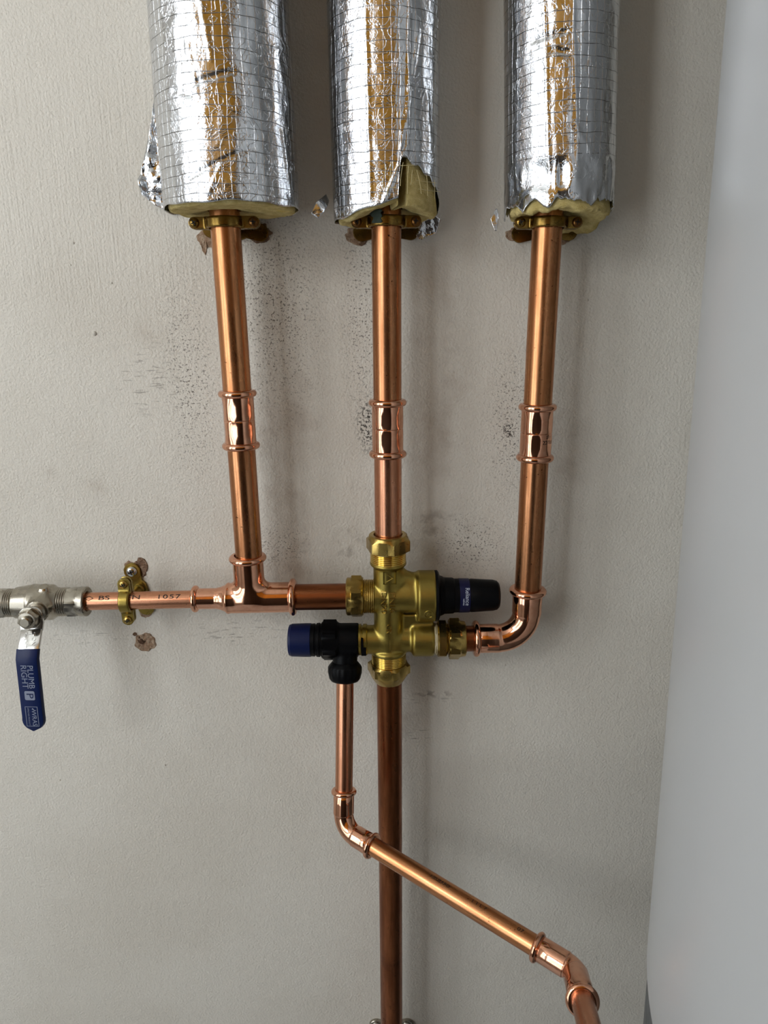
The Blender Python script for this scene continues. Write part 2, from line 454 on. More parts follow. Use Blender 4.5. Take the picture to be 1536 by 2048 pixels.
# ------------------------------------------------------------------ the room
M['wall'] = wall_mat()
M['room_wall'] = plain('room_paint', S(205, 200, 192), 0.7)
M['ceiling'] = plain('ceiling_paint', S(228, 226, 220), 0.8)
M['floor'] = plain('pale_floor_tile', S(206, 208, 210), 0.5)
M['reflection_board'] = plain('dark_reflection_board', (0.045, 0.026, 0.014, 1), 0.5)  # dark tone of the added backdrop, chosen for the copper's reflections
M['reflection_board_top'] = plain('ochre_reflection_panel', (0.88, 0.42, 0.04, 1), 0.5)  # ochre of the added backdrop, chosen for the orange strip in the foil
wall_back = struct(MB().box((XL, WALL, 0), (XR, WALL + 0.1, ZC)).build('wall_back', 'wall', smooth=0))
struct(MB().box((XR, YB, 0), (XR + 0.1, WALL + 0.1, ZC)).build('wall_right', 'room_wall', smooth=0))
wl = MB()
wl.box((XL - 0.1, YB, 0), (XL, WALL + 0.1, WZ0)); wl.box((XL - 0.1, YB, WZ1), (XL, WALL + 0.1, ZC))
wl.box((XL - 0.1, YB, WZ0), (XL, WY0, WZ1)); wl.box((XL - 0.1, WY1, WZ0), (XL, WALL + 0.1, WZ1))
struct(wl.build('wall_left', 'room_wall', smooth=0))
wf = MB()
wf.box((XL - 0.1, YB - 0.1, 0), (XR + 0.1, YB, WZ0)); wf.box((XL - 0.1, YB - 0.1, WZ1), (XR + 0.1, YB, ZC))
wf.box((XL - 0.1, YB - 0.1, WZ0), (WX0, YB, WZ1)); wf.box((WX1, YB - 0.1, WZ0), (XR + 0.1, YB, WZ1))
struct(wf.build('wall_front', 'room_wall', smooth=0))
struct(MB().box((XL - 0.1, YB - 0.1, -0.1), (XR + 0.1, WALL + 0.1, 0)).build('floor', 'floor', smooth=0))
struct(MB().box((XL - 0.1, YB - 0.1, ZC), (XR + 0.1, WALL + 0.1, ZC + 0.1)).build('ceiling', 'ceiling', smooth=0))
def window(name, y0, y1, sw):
    q = (lambda a, b, c: (a, b, c)) if not sw else (lambda a, b, c: (b, a, c))
    X0 = YB if sw else XL
    def bx(m, a0, b0, c0, a1, b1, c1):
        p, r = q(a0, b0, c0), q(a1, b1, c1); return m.box(tuple(map(min, p, r)), tuple(map(max, p, r)))
    m = MB()
    for (b0, b1, c0, c1) in ((y0, y0 + 0.05, WZ0, WZ1), (y1 - 0.05, y1, WZ0, WZ1), (y0 + 0.05, y1 - 0.05, WZ0, WZ0 + 0.05), (y0 + 0.05, y1 - 0.05, WZ1 - 0.05, WZ1)):
        bx(m, X0 - 0.1, b0, c0, X0 - 0.02, b1, c1)
    w_ = struct(m.build(name, 'white_gloss', smooth=0)); w_['_o'] = (0, 0, 0)
    bx(MB(), X0 - 0.09, (y0 + y1) / 2 - 0.02, WZ0 + 0.05, X0 - 0.04, (y0 + y1) / 2 + 0.02, WZ1 - 0.05).build('window_mullion', 'white_gloss', w_, 0)
    bx(MB(), X0 - 0.095, y0 + 0.05, ZT - 0.025, X0 - 0.035, y1 - 0.05, ZT + 0.025).build('window_transom', 'white_gloss', w_, 0)
window('window_1', WY0, WY1, False); window('window_2', WX0, WX1, True)
reflection_board = struct(MB().box((-0.72, YB, 0), (0.70, YB + 0.035, 2.54)).build('reflection_board_1', 'reflection_board', smooth=0))  # added unseen backdrop, not a known door, only to colour the reflections
for x0 in (-0.66, 0.02):
    MB().box((x0, YB + 0.035, 0.2), (x0 + 0.62, YB + 0.05, 1.45)).build('reflection_panel', 'reflection_board', reflection_board, 0)
    MB().box((x0 - 0.02, YB + 0.035, 1.62), (x0 + 0.64, YB + 0.05, 2.5)).build('reflection_panel', 'reflection_board_top', reflection_board, 0)

# ------------------------------------------------------------------ hot-water cylinder at the right
def cylinder_tank():
    r = 0.275; Yt = -0.178
    P0 = at(1454, 0, Yt); P1 = at(1294, 1900, Yt); d = (P0 - P1).normalized()
    a = math.atan2((P0.x + P1.x) / 2, Yt - CAM.y); n = Vector((math.cos(a), -math.sin(a), 0))
    base = P1 + n * r
    base = base + d * ((0.02 - base.z) / d.z)
    L = 1.95
    t = thing('hot_water_cylinder', 'large smooth white enamelled cylinder standing upright along the right edge', 'water cylinder', base)
    Mx = frame(base, d, -n)                      # local X looks at the silhouette edge
    # white casing whose lower rim just enters the picture, over a grey recessed lower drum
    zr = (at(1294, 1912, Yt) - base).dot(d) + 0.013
    MB().polar(Mx, [(zr, r - 0.006), (zr, r - 0.0012), (zr + 0.0012, r), (L - 0.03, r), (L - 0.01, r - 0.006), (L, r - 0.02), (L, 0.02)], 220, cap0=False).build('casing', MATW, t, 40)
    MB().polar(Mx, [(0.0, 0.05), (0.0, r - 0.0016), (zr + 0.02, r - 0.0016), (zr + 0.02, 0.05)], 220).build('lower_drum', MATI, t, 40)
    MB().polar(Mx, [(0.0, 0.2), (-0.02, 0.24), (-0.02, 0.25), (0.004, 0.262)], 96).build('plinth', 'black', t)
tw = NT('white_enamel'); MATW = tw.out(S(180, 182, 183), 0, 0.33, tw.bump(tw.noise(tw.co.outputs['Object'], 500, 2), 0.00002))
MATI = plain('grey_lining', S(104, 107, 108), 0.7)
cylinder_tank()

# ------------------------------------------------------------------ pipe insulation
def insulation(label, cb, ct, Yc, R, foil_z, foam_z, line, seedz, creases=(), slit=None, plain_below=None, amp=1.0):
    """cb, ct: centre pixels of the bottom rim and of the frame's top; foil_z, foam_z: lower edges as functions of the angle (0 = towards the camera, + = right)"""
    B = at(cb[0], cb[1], Yc); T = at(ct[0], ct[1], Yc); d = (T - B).normalized()
    t = thing('pipe_insulation', label, 'insulation', B, 'foil lagging on the rising pipes')
    ex = Vector((1, 0, 0)); ex = (ex - d * ex.dot(d)).normalized(); ey = d.cross(ex)       # ey looks into the wall
    L = 0.42; NP = 200; NZ = 250
    phi = np.linspace(-math.pi, math.pi, NP, endpoint=False); zt = np.linspace(0, 1, NZ) ** 1.05
    PH, ZT = np.meshgrid(phi, zt)
    z0 = np.array([foil_z(p) for p in phi])[None, :]
    Z = z0 + (L - z0) * ZT
    Q = np.stack([np.sin(PH) * R, -np.cos(PH) * R, Z + seedz], -1)
    dsp = 0.0012 * vnoise(Q * np.array([22, 22, 6])) - 0.0008 * np.abs(vnoise(Q * np.array([40, 40, 10]) + 9))
    dsp += -0.0005 * np.abs(vnoise(Q * np.array([120, 120, 45]) + 5)) - 0.00022 * np.abs(vnoise(Q * np.array([260, 260, 110]) + 15)) + 0.00016 * vnoise(Q * np.array([60, 60, 90]) + 31)
    dsp += 0.00005 * vnoise(Q * 330 + 3)
    dsp *= amp
    for (pa, pb, wd, hh) in creases:
        def pz(p):
            q = at(p[0], p[1], Yc - R * 0.8) - B; x = q.dot(ex) / R
            return math.asin(max(-0.98, min(0.98, x))) * R, q.dot(d)
        a = np.array(pz(pa)); b = np.array(pz(pb)); X = np.stack([PH * R, Z], -1)
        tt = np.clip(((X - a) @ (b - a)) / ((b - a) @ (b - a)), 0, 1)
        dist = np.linalg.norm(X - a - tt[..., None] * (b - a), axis=-1)
        dsp += 0.65 * hh * np.exp(-(dist / (0.7 * wd)) ** 2)
    RR = R + dsp
    if plain_below:
        zb = plain_below; m = np.clip((zb - Z) / 0.006, 0, 1)
        RR += m * (0.0012 * vnoise(Q * np.array([95, 95, 40]) + 70) - 0.0018 * np.abs(vnoise(Q * np.array([140, 140, 60]) + 50)))
    C = np.array(B) + Z[..., None] * np.array(d) + (np.sin(PH) * RR)[..., None] * np.array(ex) - (np.cos(PH) * RR)[..., None] * np.array(ey)
    # keep the lagging clear of the wall face
    C[..., 1] = np.minimum(C[..., 1], WALL - 0.0012)
    V = (C.reshape(-1, 3) - np.array(B)).tolist()
    ii, kk = np.meshgrid(np.arange(NZ - 1), np.arange(NP), indexing='ij'); k2 = (kk + 1) % NP
    Fq = np.stack([ii * NP + kk, ii * NP + k2, (ii + 1) * NP + k2, (ii + 1) * NP + kk], -1).reshape(-1, 4)
    me = bpy.data.meshes.new('foil_jacket'); me.from_pydata(V, [], Fq.tolist())
    uvl = me.uv_layers.new(name='UVMap')
    U = (PH * R).reshape(-1); W_ = Z.reshape(-1)
    uu = np.stack([U[Fq], W_[Fq]], -1); seam = (kk.reshape(-1) == NP - 1)
    uu[seam, 1:3, 0] += 2 * math.pi * R
    uvl.data.foreach_set('uv', uu.reshape(-1))
    me.materials.append(M['foil']); me.materials.append(M['foil_plain'])
    if plain_below:
        zf = Z.reshape(-1)[Fq].mean(1); me.polygons.foreach_set('material_index', (zf < plain_below).astype(np.int32))
    me.shade_smooth()
    o = bpy.data.objects.new('foil_jacket', me); COL.objects.link(o); o.parent = t; o['_o'] = tuple(B)
    md = o.modifiers.new('thickness', 'SOLIDIFY'); md.thickness = 0.0004; md.offset = -1
    # mineral wool: outer wall, lower face round the pipe hole, inner wall
    NPf = 360; P = []; rp = 0.0122; la_, lb_ = line
    ph2 = np.linspace(-math.pi, math.pi, NPf, endpoint=False)
    def ring(rf, zf, blend):
        row = []
        for p in ph2:
            r = rf; zz = zf(p) if callable(zf) else zf
            c0_ = B + d * zz; c = (la_ + (lb_ - la_) * ((c0_.z - la_.z) / (lb_.z - la_.z)) - c0_) * blend
            r2 = r
            if slit and abs(p - slit[0]) < slit[1] and zz < 0.05: r2 = min(r, R - 0.0262) if blend < 0.9 else r
            q = B + d * zz + c + ex * math.sin(p) * r2 - ey * math.cos(p) * r2
            nn = float(vnoise(np.array([[q.x * 160, q.y * 160, q.z * 160]]))[0])
            q = q + d * nn * 0.0007
            q.y = min(q.y, WALL - 0.0018); row.append(q)
        return row
    ri = R - 0.0042
    P.append(ring(ri, L, 0))
    for zz in (0.06, 0.045, 0.03, 0.02, 0.012, 0.006): P.append(ring(ri, lambda p, zz=zz: max(zz, foam_z(p) + zz * 0.4), 0))
    P.append(ring(ri + 0.0012, lambda p: foam_z(p) + 0.0025, 0)); P.append(ring(ri + 0.0005, lambda p: foam_z(p) + 0.0006, 0)); P.append(ring(ri - 0.0015, foam_z, 0))
    for f in (0.75, 0.5, 0.25):
        rr = rp + (ri - 0.0015 - rp) * f
        P.append(ring(rr, lambda p, f=f: foam_z(p) * (0.4 + 0.6 * f) - 0.0004 + 0.001 * (1 - f), 1 - f))
    P.append(ring(rp, lambda p: foam_z(p) * 0.4 + 0.002, 1)); P.append(ring(rp, 0.03, 1)); P.append(ring(rp, L, 1))
    MB().grid(P, close=True).build('wool_core', 'foam', t, 60)
    return t, B, d, ex, ey

def sheet(name, parent, rows, mat='foil_plain', amp=0.0015, sub=10, seed=0, rough=1.0):
    """crumpled foil between two edge polylines (lists of points); subdivided and wrinkled"""
    A, Bq = rows; n = len(A); P = []
    m = sub * (n - 1) + 1; cols = 14
    for i in range(m):
        f = i / (m - 1) * (n - 1); k = min(int(f), n - 2); u = f - k
        a = Vector(A[k]).lerp(Vector(A[k + 1]), u); b = Vector(Bq[k]).lerp(Vector(Bq[k + 1]), u); row = []
        for j in range(cols):
            q = a.lerp(b, j / (cols - 1))
            X = np.array([[q.x, q.y, q.z]])
            nn = float(np.abs(vnoise(X * 110 + seed))[0]) * 1.4 - 0.5 + 0.4 * float(vnoise(X * 260 + seed)[0])
            q = q + Vector((0.15, -1, 0.1)) * nn * amp
            q.y = min(q.y, WALL - 0.0008); row.append(q)
        P.append(row)
    mb = MB().grid(P); return mb.build(name, mat, parent, 45, solid=0.0003)

# axes of the three risers
LT, LB = at(447.3, 400), at(498.6, 1122)
CT, CB = at(772.3, 400), at(783.2, 2060)
RT, RB = at(1097.5, 400), at(1054.5, 1200)
# left, fat lagging
cr1 = [((380, 362), (510, 296), 0.0009, -0.0016), ((372, 70), (402, 200), 0.0012, 0.0010), ((395, 175), (470, 150), 0.0012, -0.002), ((345, 180), (395, 200), 0.001, -0.0018),
       ((500, 120), (580, 60), 0.0010, 0.0013), ((470, 235), (560, 250), 0.0008, -0.0012), ((425, 390), (450, 330), 0.0008, 0.0014), ((560, 250), (575, 380), 0.0014, 0.0016), ((405, 0), (430, 130), 0.0012, 0.0018)]
i1, B1, d1, ex1, ey1 = insulation('thickest foil-wrapped pipe lagging, at the left, with a loose foil flap beside it', (466, 422), (438, 0), -0.0105, 0.0475,
    lambda p: 0.0006 * math.sin(5 * p) + 0.0004 * math.sin(11 * p), lambda p: -0.0012 + 0.0004 * math.sin(3 * p), (LT, LB), 0.0, cr1)
fl_l = [at(309, 190, 0.030), at(301, 250, 0.029), at(291, 305, 0.028), at(276, 360, 0.026), at(282, 388, 0.026), at(312, 412, 0.029), at(338, 424, 0.030)]
fl_r = [at(314, 190, 0.031), at(325, 250, 0.030), at(333, 300, 0.030), at(341, 345, 0.030), at(346, 375, 0.031), at(350, 395, 0.032), at(352, 424, 0.032)]
sheet('foil_flap', i1, (fl_l, fl_r), 'foil_plain', 0.0045, 8, 4)
# middle lagging: slanting foil edge, torn at the right, slit in the wool
def f2(p):
    a = math.degrees(p)
    if a < 11: return -0.010 * min(1, max(0, (10 - a) / 65)) + 0.0005 * math.sin(9 * p)
    if a < 13: return -0.0 + 0.026 * (a - 11) / 2
    if a < 80: return 0.026 - 0.023 * ((a - 13) / 67) ** 1.2 + 0.0012 * math.sin(p * 23)
    if a < 100: return 0.003 - 0.008 * (a - 80) / 20
    return -0.005 - 0.004 * min(1, (a - 100) / 60)
def m2(p):
    a = math.degrees(p)
    if a < 11: return f2(p) - 0.0012
    return -0.0035 - 0.004 * max(0, min(1, (a - 20) / 60))
i2, B2, d2, ex2, ey2 = insulation('middle foil-wrapped pipe lagging, torn open at its lower right over yellow wool', (775, 414), (768, 0), -0.0025, 0.0388,
    f2, m2, (CT, CB), 1.3, [((765, 410), (812, 300), 0.0012, 0.002), ((800, 310), (840, 60), 0.0014, 0.0014), ((820, 0), (815, 330), 0.0012, 0.0018), ((730, 0), (740, 400), 0.0016, 0.0014)], slit=(math.radians(16.6), math.radians(4.8)))
sheet('foil_scrap', i2, ([at(652, 388, 0.006), at(642, 396, 0.0), at(632, 405, -0.004), at(622, 428, -0.004)], [at(658, 402, 0.006), at(655, 412, 0.0), at(648, 424, -0.004), at(636, 437, -0.004)]), 'foil_plain', 0.001, 6, 8)
sheet('foil_scrap', i2, ([at(846, 432, 0.022), at(842, 450, 0.024), at(832, 470, 0.026), at(836, 477, 0.026)], [at(862, 424, 0.022), at(882, 440, 0.024), at(873, 466, 0.026), at(842, 480, 0.026)]), 'foil_plain', 0.0014, 6, 12)
for k, (a, b) in enumerate([((772, 330), (758, 395)), ((782, 325), (775, 392)), ((790, 332), (830, 330)), ((806, 325), (801, 372)), ((818, 332), (814, 388)), ((826, 340), (820, 370)), ((834, 340), (842, 388)), ((852, 350), (856, 392)), ((868, 360), (871, 398)), ((762, 374), (794, 375)), ((832, 360), (872, 366)), ((838, 378), (880, 384))]):
    pts = []
    for i in range(7):
        f = i / 6; x = a[0] + (b[0] - a[0]) * f + 1.2 * math.sin(k + f * 3); y = a[1] + (b[1] - a[1]) * f
        off = (x - 775) / 109.0; ys = -0.0025 - 0.0405 * math.sqrt(max(0.02, 1 - off * off))
        pts.append(at(x, y, ys))
    MB().tube(pts, 0.00018, 5).build('scrim_thread', 'fibre', i2)
# right lagging: ragged plain foil collar, sagging wool
def rag(p, k, sd): return float(vnoise(np.array([[math.cos(p) * k + sd, math.sin(p) * k + sd, sd]]))[0])
def f3(p):
    a = math.degrees(p); n = rag(p, 9, 5.3)
    return 0.0035 * rag(p, 5, 2.1) + 0.0030 * (abs(n) - 0.3) + 0.0012 * rag(p, 22, 7.7) - 0.002 * min(1, abs(a) / 90) + 0.001
def m3(p):
    a = math.degrees(p); s_ = math.sin(p); back = max(0.0, -math.cos(p))
    return -0.004 - 0.003 * max(0, s_) - 0.012 * back * max(0, s_ + 0.4) + 0.0018 * rag(p, 4, 11.2) + 0.0012 * rag(p, 11, 3.4)
i3, B3, d3, ex3, ey3 = insulation('right-hand foil-wrapped pipe lagging with a ragged shiny lower edge', (1118, 420), (1123, 0), -0.0025, 0.0388,
    f3, m3, (RT, RB), 2.9, [((1085, 0), (1095, 345), 0.0012, 0.0014), ((1142, 250), (1190, 330), 0.0007, 0.0011), ((1140, 0), (1150, 330), 0.0012, 0.0012), ((1065, 78), (1130, 70), 0.0012, -0.002), ((1100, 105), (1130, 112), 0.002, -0.002)],
    plain_below=0.030, amp=0.85)
sheet('foil_scrap', i3, ([at(991, 418, 0.002), at(981, 438, 0.0), at(990, 462, -0.002)], [at(994, 418, 0.002), at(998, 436, 0.0), at(993, 462, -0.002)]), 'foil_plain', 0.0008, 8, 20)

# ------------------------------------------------------------------ pipes, press fittings
RP, RS = 0.011, 0.0075          # 22 mm and 15 mm tube
def pipe(a, b, r, mat, label):
    a = Vector(a); b = Vector(b)
    d = b - a
    o = MB().polar(frame(a, d), [(0, r - 0.0008), (0, r), (d.length, r), (d.length, r - 0.0008)], 64).build('copper_pipe', mat, None, 35, a)
    # object Z along the pipe so that drawn streaks follow it
    me = o.data; q = d.to_track_quat('Z', 'Y'); me.transform(q.inverted().to_matrix().to_4x4()); o.rotation_mode = 'QUATERNION'; o.rotation_quaternion = q
    o['_o'] = tuple(a)
    return tag(o, label, 'pipe')
def onl(a, b, p): d = (b - a).normalized(); return a + d * ((p - a).dot(d))
def lerp_y(a, b, z): return a + (b - a) * ((z - a.z) / (b.z - a.z))
def zpx(px, py): return at(px, py).z
up = Vector((0, 0, 0.30))
def rise(a, b, z): return lerp_y(a, b, z)
def coupling(a, b, z1, z2, label):
    """straight press coupling between bead centres at heights z1 > z2 on line a-b"""
    A = rise(a, b, z2); Bp = rise(a, b, z1); d = Bp - A; L = d.length
    t = thing('press_coupling', label, 'coupling', A, 'press couplings on the rising pipes')
    Mx = frame(A, d)
    rot = math.radians(20)
    def pr(k):
        h = hexr(0.0236, 0.0124, rot)
        return lambda q: 0.0123 * (1 - k) + k * h(q)
    rows = [(-0.001, RP + 0.0001), (-0.001, 0.0124), (L * 0.08, 0.0124), (L * 0.14, pr(0.25)), (L * 0.22, pr(1.0)), (L * 0.40, pr(1.0)), (L * 0.47, pr(0.5)), (L * 0.49, 0.01225), (L * 0.50, 0.0119), (L * 0.51, 0.01225), (L * 0.53, pr(0.5)),
            (L * 0.60, pr(1.0)), (L * 0.78, pr(1.0)), (L * 0.86, pr(0.25)), (L * 0.92, 0.0124), (L + 0.001, 0.0124), (L + 0.001, RP + 0.0001)]
    MB().polar(Mx, rows, 72, loop=True).build('sleeve', 'fitting', t, 50)
    for zc in (0.0, L): MB().polar(Mx, ring_rows(zc, RP + 0.00015, 0.01495, 0.0028), 64, loop=True).build('press_ring', 'fitting', t, 60)
    return t, Mx, L
for (a, b, px1, py1, px2, py2, mt, mt2, nm, ztee, sc2) in (
    (LT, LB, 476.5, 787, 484, 891, 'tube', 'tube_spotted', 'left', zpx(498, 1130), 0),
    (CT, CB, 774.5, 805, 775, 907.5, 'tube_spotted', 'tube_bright', 'middle', zpx(776, 1100), 0),
    (RT, RB, 1079, 814, 1073.5, 915, 'tube', 'tube_spotted', 'right', zpx(1056, 1188), 0)):
    z1, z2 = zpx(px1, py1), zpx(px2, py2); zm = (z1 + z2) / 2
    under = {'left': 'left, fattest', 'middle': 'middle, torn', 'right': 'right-hand'}[nm]
    pipe(rise(a, b, zm + 0.001), rise(a, b, 1.86), RP, mt, 'copper riser pipe coming down out of the %s foil lagging' % under)
    pipe(rise(a, b, ztee), rise(a, b, zm - 0.001), RP, mt2, {'left': 'copper pipe between the left coupling and the tee', 'middle': 'copper pipe between the middle coupling and the top of the brass valve', 'right': 'copper pipe between the right coupling and the big elbow'}[nm])
    tc, Mc, Lc = coupling(a, b, z1, z2, {'left': 'polished copper press coupling on the left riser above the tee', 'middle': 'polished copper press coupling on the middle riser above the brass valve', 'right': 'polished copper press coupling on the right riser, with small black print'}[nm])
    if nm == 'right':
        mb = MB()
        def wrap(x, y, z, Mc=Mc, Lc=Lc):
            q = 0.62 + x / 0.0125
            return Mc @ Vector((0.0127 * math.cos(q), 0.0127 * math.sin(q), Lc * 0.34 + y))
        add_text(mb, '22 18', 0.0042, wrap); add_text(mb, '220', 0.003, lambda x, y, z: wrap(x + 0.0005, y + 0.0042, z))
        mb.build('printed_code', 'ink', tc, 0)

# horizontal run: ball valve - 15 mm pipe - tee - 22 mm pipe - valve
HL, HM, HR = at(150, 1203.2), at(391, 1198.3), at(770, 1192.2)
TE = at(501, 1195.6)                                # tee centre
hx = (at(640, 1193.6) - at(391, 1198.3)).normalized()
MBW = MB()
p15 = pipe(at(160, 1203.0), at(420, 1197.8), RS, 'tube_bright', 'thinner horizontal copper pipe with black print, from the ball valve to the tee')
def pr15():
    a = at(160, 1203.0); b = at(420, 1197.8); d = (b - a).normalized(); mb = MB()
    n0 = Vector((0, -1, 0)); n0 = (n0 - d * n0.dot(d)).normalized(); u0 = d.cross(n0) * -1
    if u0.z < 0: u0 = -u0
    def wr(px):
        s0 = (at(px, 1200) - a).dot(d)
        return lambda x, y, z: a + d * (s0 + x) + (n0 * math.cos(0.72 + y / RS) + u0 * math.sin(0.72 + y / RS)) * (RS + 0.0003)
    add_text(mb, 'BS', 0.0052, wr(214), sx=1.9); add_text(mb, 'EN', 0.0052, wr(272), sx=1.9); add_text(mb, '1057', 0.0052, wr(342), sx=1.75, spacing=1.15)
    # small kite mark beside the letters
    for i in range(4):
        q = [(-0.004, 0), (0, 0.0022), (0.004, 0), (0, -0.0022)]
        m = wr(184); b0 = len(mb.v); (x0, y0), (x1, y1) = q[i], q[(i + 1) % 4]
        for (x, y) in ((x0, y0), (x1, y1), (x1 * 0.8, y1 * 0.8), (x0 * 0.8, y0 * 0.8)): mb.v.append(m(x, y, 0))
        mb.f.append((b0, b0 + 1, b0 + 2, b0 + 3))
    o = mb.build('printed_marking', 'ink', None, 0, a)
    o.parent = p15; o.matrix_parent_inverse = p15.matrix_basis.inverted()
pr15()
pipe(at(520, 1195.4), at(715, 1192.5), RP, 'tube_brown', 'short horizontal copper pipe between the tee and the brass valve')

def tee():
    t = thing('press_tee', 'polished copper reducing tee where the left riser meets the horizontal pipes', 'tee', TE)
    dn = (rise(LT, LB, LT.z) - rise(LT, LB, LB.z)).normalized()
    xl = (at(391, 1198.3) - TE).dot(hx); xr = (at(586, 1193.8) - TE).dot(hx); zu = (at(498, 1116) - TE).dot(dn)
    T0 = np.array(TE)
    c0 = TE
    def fn(P):
        run = cyl(P, TE, hx, (at(455, 1197) - TE).dot(hx), xr, 0.0128, rnd=0.001)
        cone = cyl(P, TE, hx, (at(437, 1197) - TE).dot(hx), (at(457, 1197) - TE).dot(hx), 0.0088, 0.0126)
        sm = cyl(P, TE, hx, xl, (at(440, 1197) - TE).dot(hx), 0.0088)
        br = cyl(P, TE, dn, 0.0, zu, 0.0126, rnd=0.0005)
        neck = smin(smin(run, cone, 0.0025), sm, 0.002)
        body = smin(neck, br, 0.006)
        return body
    e = 0.036
    mb = sdf_mb(fn, TE + hx * xl - Vector((0.004, 0.0165, 0.0165)), Vector((TE.x + xr + 0.004, 0.0165, TE.z + zu + 0.004)), 0.0009)
    mb.build('body', 'fitting', t, 60)
    MB().polar(frame(TE + hx * xl, hx), ring_rows(0, RS + 0.0001, 0.0114, 0.0026), 56, loop=True).build('press_ring', 'fitting', t, 60)
    MB().polar(frame(TE + hx * xr, hx), ring_rows(0, RP + 0.0001, 0.0158, 0.0030), 64, loop=True).build('press_ring', 'fitting', t, 60)
    MB().polar(frame(TE + dn * zu, dn), ring_rows(0, RP + 0.0001, 0.0155, 0.0028), 64, loop=True).build('press_ring', 'fitting', t, 60)
tee()

def elbow(label, A, C, Bq, r, bend, la, lb, ring, group=None, hw=0.0026):
    """press elbow: corner C, legs towards A and Bq"""
    A, C, Bq = Vector(A), Vector(C), Vector(Bq)
    u = (A - C).normalized(); v = (Bq - C).normalized(); ang = u.angle(v)
    tl = bend / math.tan(ang / 2); n = u.cross(v).normalized()
    ctr = C + (u + v).normalized() * (bend / math.sin(ang / 2))
    p0 = C + u * tl; p1 = C + v * tl
    pts = []; rad = []; rs = r + 0.0014; rm = r + 0.0009
    for f in (0, 0.05, 0.5, 0.93, 0.98): pts.append((C + u * la).lerp(p0, f)); rad.append(r + 0.0002 if f == 0 else rs)
    N = 22; arc0 = p0 - ctr; sw = math.pi - ang
    for i in range(N + 1):
        q = Matrix.Rotation(-sw * i / N, 3, n) @ arc0
        pts.append(ctr + q); rad.append(rm + (rs - rm) * max(0, 1 - min(i, N - i) / 1.2))
    if (pts[-1] - p1).length > 1e-4:
        del pts[5:]; del rad[5:]
        for i in range(N + 1):
            q = Matrix.Rotation(sw * i / N, 3, n) @ arc0
            pts.append(ctr + q); rad.append(rm + (rs - rm) * max(0, 1 - min(i, N - i) / 1.2))
    for f in (0.02, 0.07, 0.5, 0.95, 1.0): pts.append(p1.lerp(C + v * lb, f)); rad.append(r + 0.0002 if f == 1.0 else rs)
    t = thing('press_elbow', label, 'elbow', C, group)
    MB().tube(pts, rad, 56, caps=False).build('body', 'fitting', t, 60)
    MB().polar(frame(C + u * la, u), ring_rows(0, r + 0.0001, ring, hw), 60, loop=True).build('press_ring', 'fitting', t, 60)
    MB().polar(frame(C + v * lb, v), ring_rows(0, r + 0.0001, ring, hw), 60, loop=True).build('press_ring', 'fitting', t, 60)
    return u, v
# right elbow
EC = at(1050.5, 1275.5); EA = rise(RT, RB, RT.z); EBp = at(900, 1277.8)
elbow('large polished copper elbow turning the right riser into the brass valve', EA, EC, EBp, RP, 0.024, (at(1056, 1181.5) - EC).length, (at(952, 1277) - EC).length, 0.0156, hw=0.0029)
pipe(at(1000, 1276.3), at(912, 1277.6), RP, 'tube_brown', 'short copper stub between the brass nut and the big elbow')
pipe(rise(CT, CB, zpx(779, 1345)), rise(CT, CB, zpx(783, 2048) - 0.12), RP, 'tube_brown', 'brown tarnished copper pipe dropping from the bottom of the brass valve')
# discharge run
D0 = at(691, 1281, 0.0); D1 = at(687, 1657, -0.040); D2 = at(1149, 1940, -0.165); D3 = at(1184, 2075, -0.235)
dd0 = (D0 - D1).normalized()
pA = pipe(D1 + dd0 * 0.020, D0 - dd0 * 0.022, RS, 'tube_bright', 'thin vertical copper pipe under the black relief valve')
vdg = (D2 - D1).normalized(); ve = (D3 - D2).normalized()
pipe(D1 + vdg * 0.018, D2 - vdg * 0.016, RS, 'tube', 'sloping copper pipe running down to the right across the tarnished pipe')
pipe(D2 + ve * 0.016, D3 + ve * 0.09, RS, 'tube_bright', 'short copper pipe end leaving the bottom right of the picture')
elbow('small polished copper elbow below the black relief valve', D0, D1, D2, RS, 0.017, (at(687.8, 1585, -0.034) - D1).length, (at(748, 1694, -0.054) - D1).length, 0.0110, 'small press elbows on the discharge pipe', 0.0023)
elbow('small polished copper elbow at the lower right end of the sloping pipe', D1, D2, D3, RS, 0.010, (at(1081, 1900, -0.145) - D2).length, (at(1166, 2003, -0.200) - D2).length, 0.0110, 'small press elbows on the discharge pipe', 0.0023)
def print_diag():
    host = [o for o in COL.objects if o.get('label', '').startswith('sloping copper')][0]
    a = D1; d = vdg; mb = MB()
    n0 = (CAM - (D1 + D2) / 2).normalized(); n0 = (n0 - d * n0.dot(d)).normalized(); u0 = n0.cross(d)
    if u0.z < 0: u0 = -u0
    def wr(f): return lambda x, y, z: a + d * ((D2 - D1).length * f + x) + (n0 * math.cos(0.55 + y / RS) + u0 * math.sin(0.55 + y / RS)) * (RS + 0.00018)
    for txt, size, f, sx in (('NEUERRO', 0.0036, 0.47, 1.1), ('1 1 L 7', 0.0036, 0.635, 1.3), ('07', 0.0042, 0.80, 1.2)):
        o = add_text(MB(), txt, size, wr(f), sx=sx).build('printed_marking', 'ink', None, 0, a); o.parent = host; o.matrix_parent_inverse = host.matrix_basis.inverted()
print_diag()

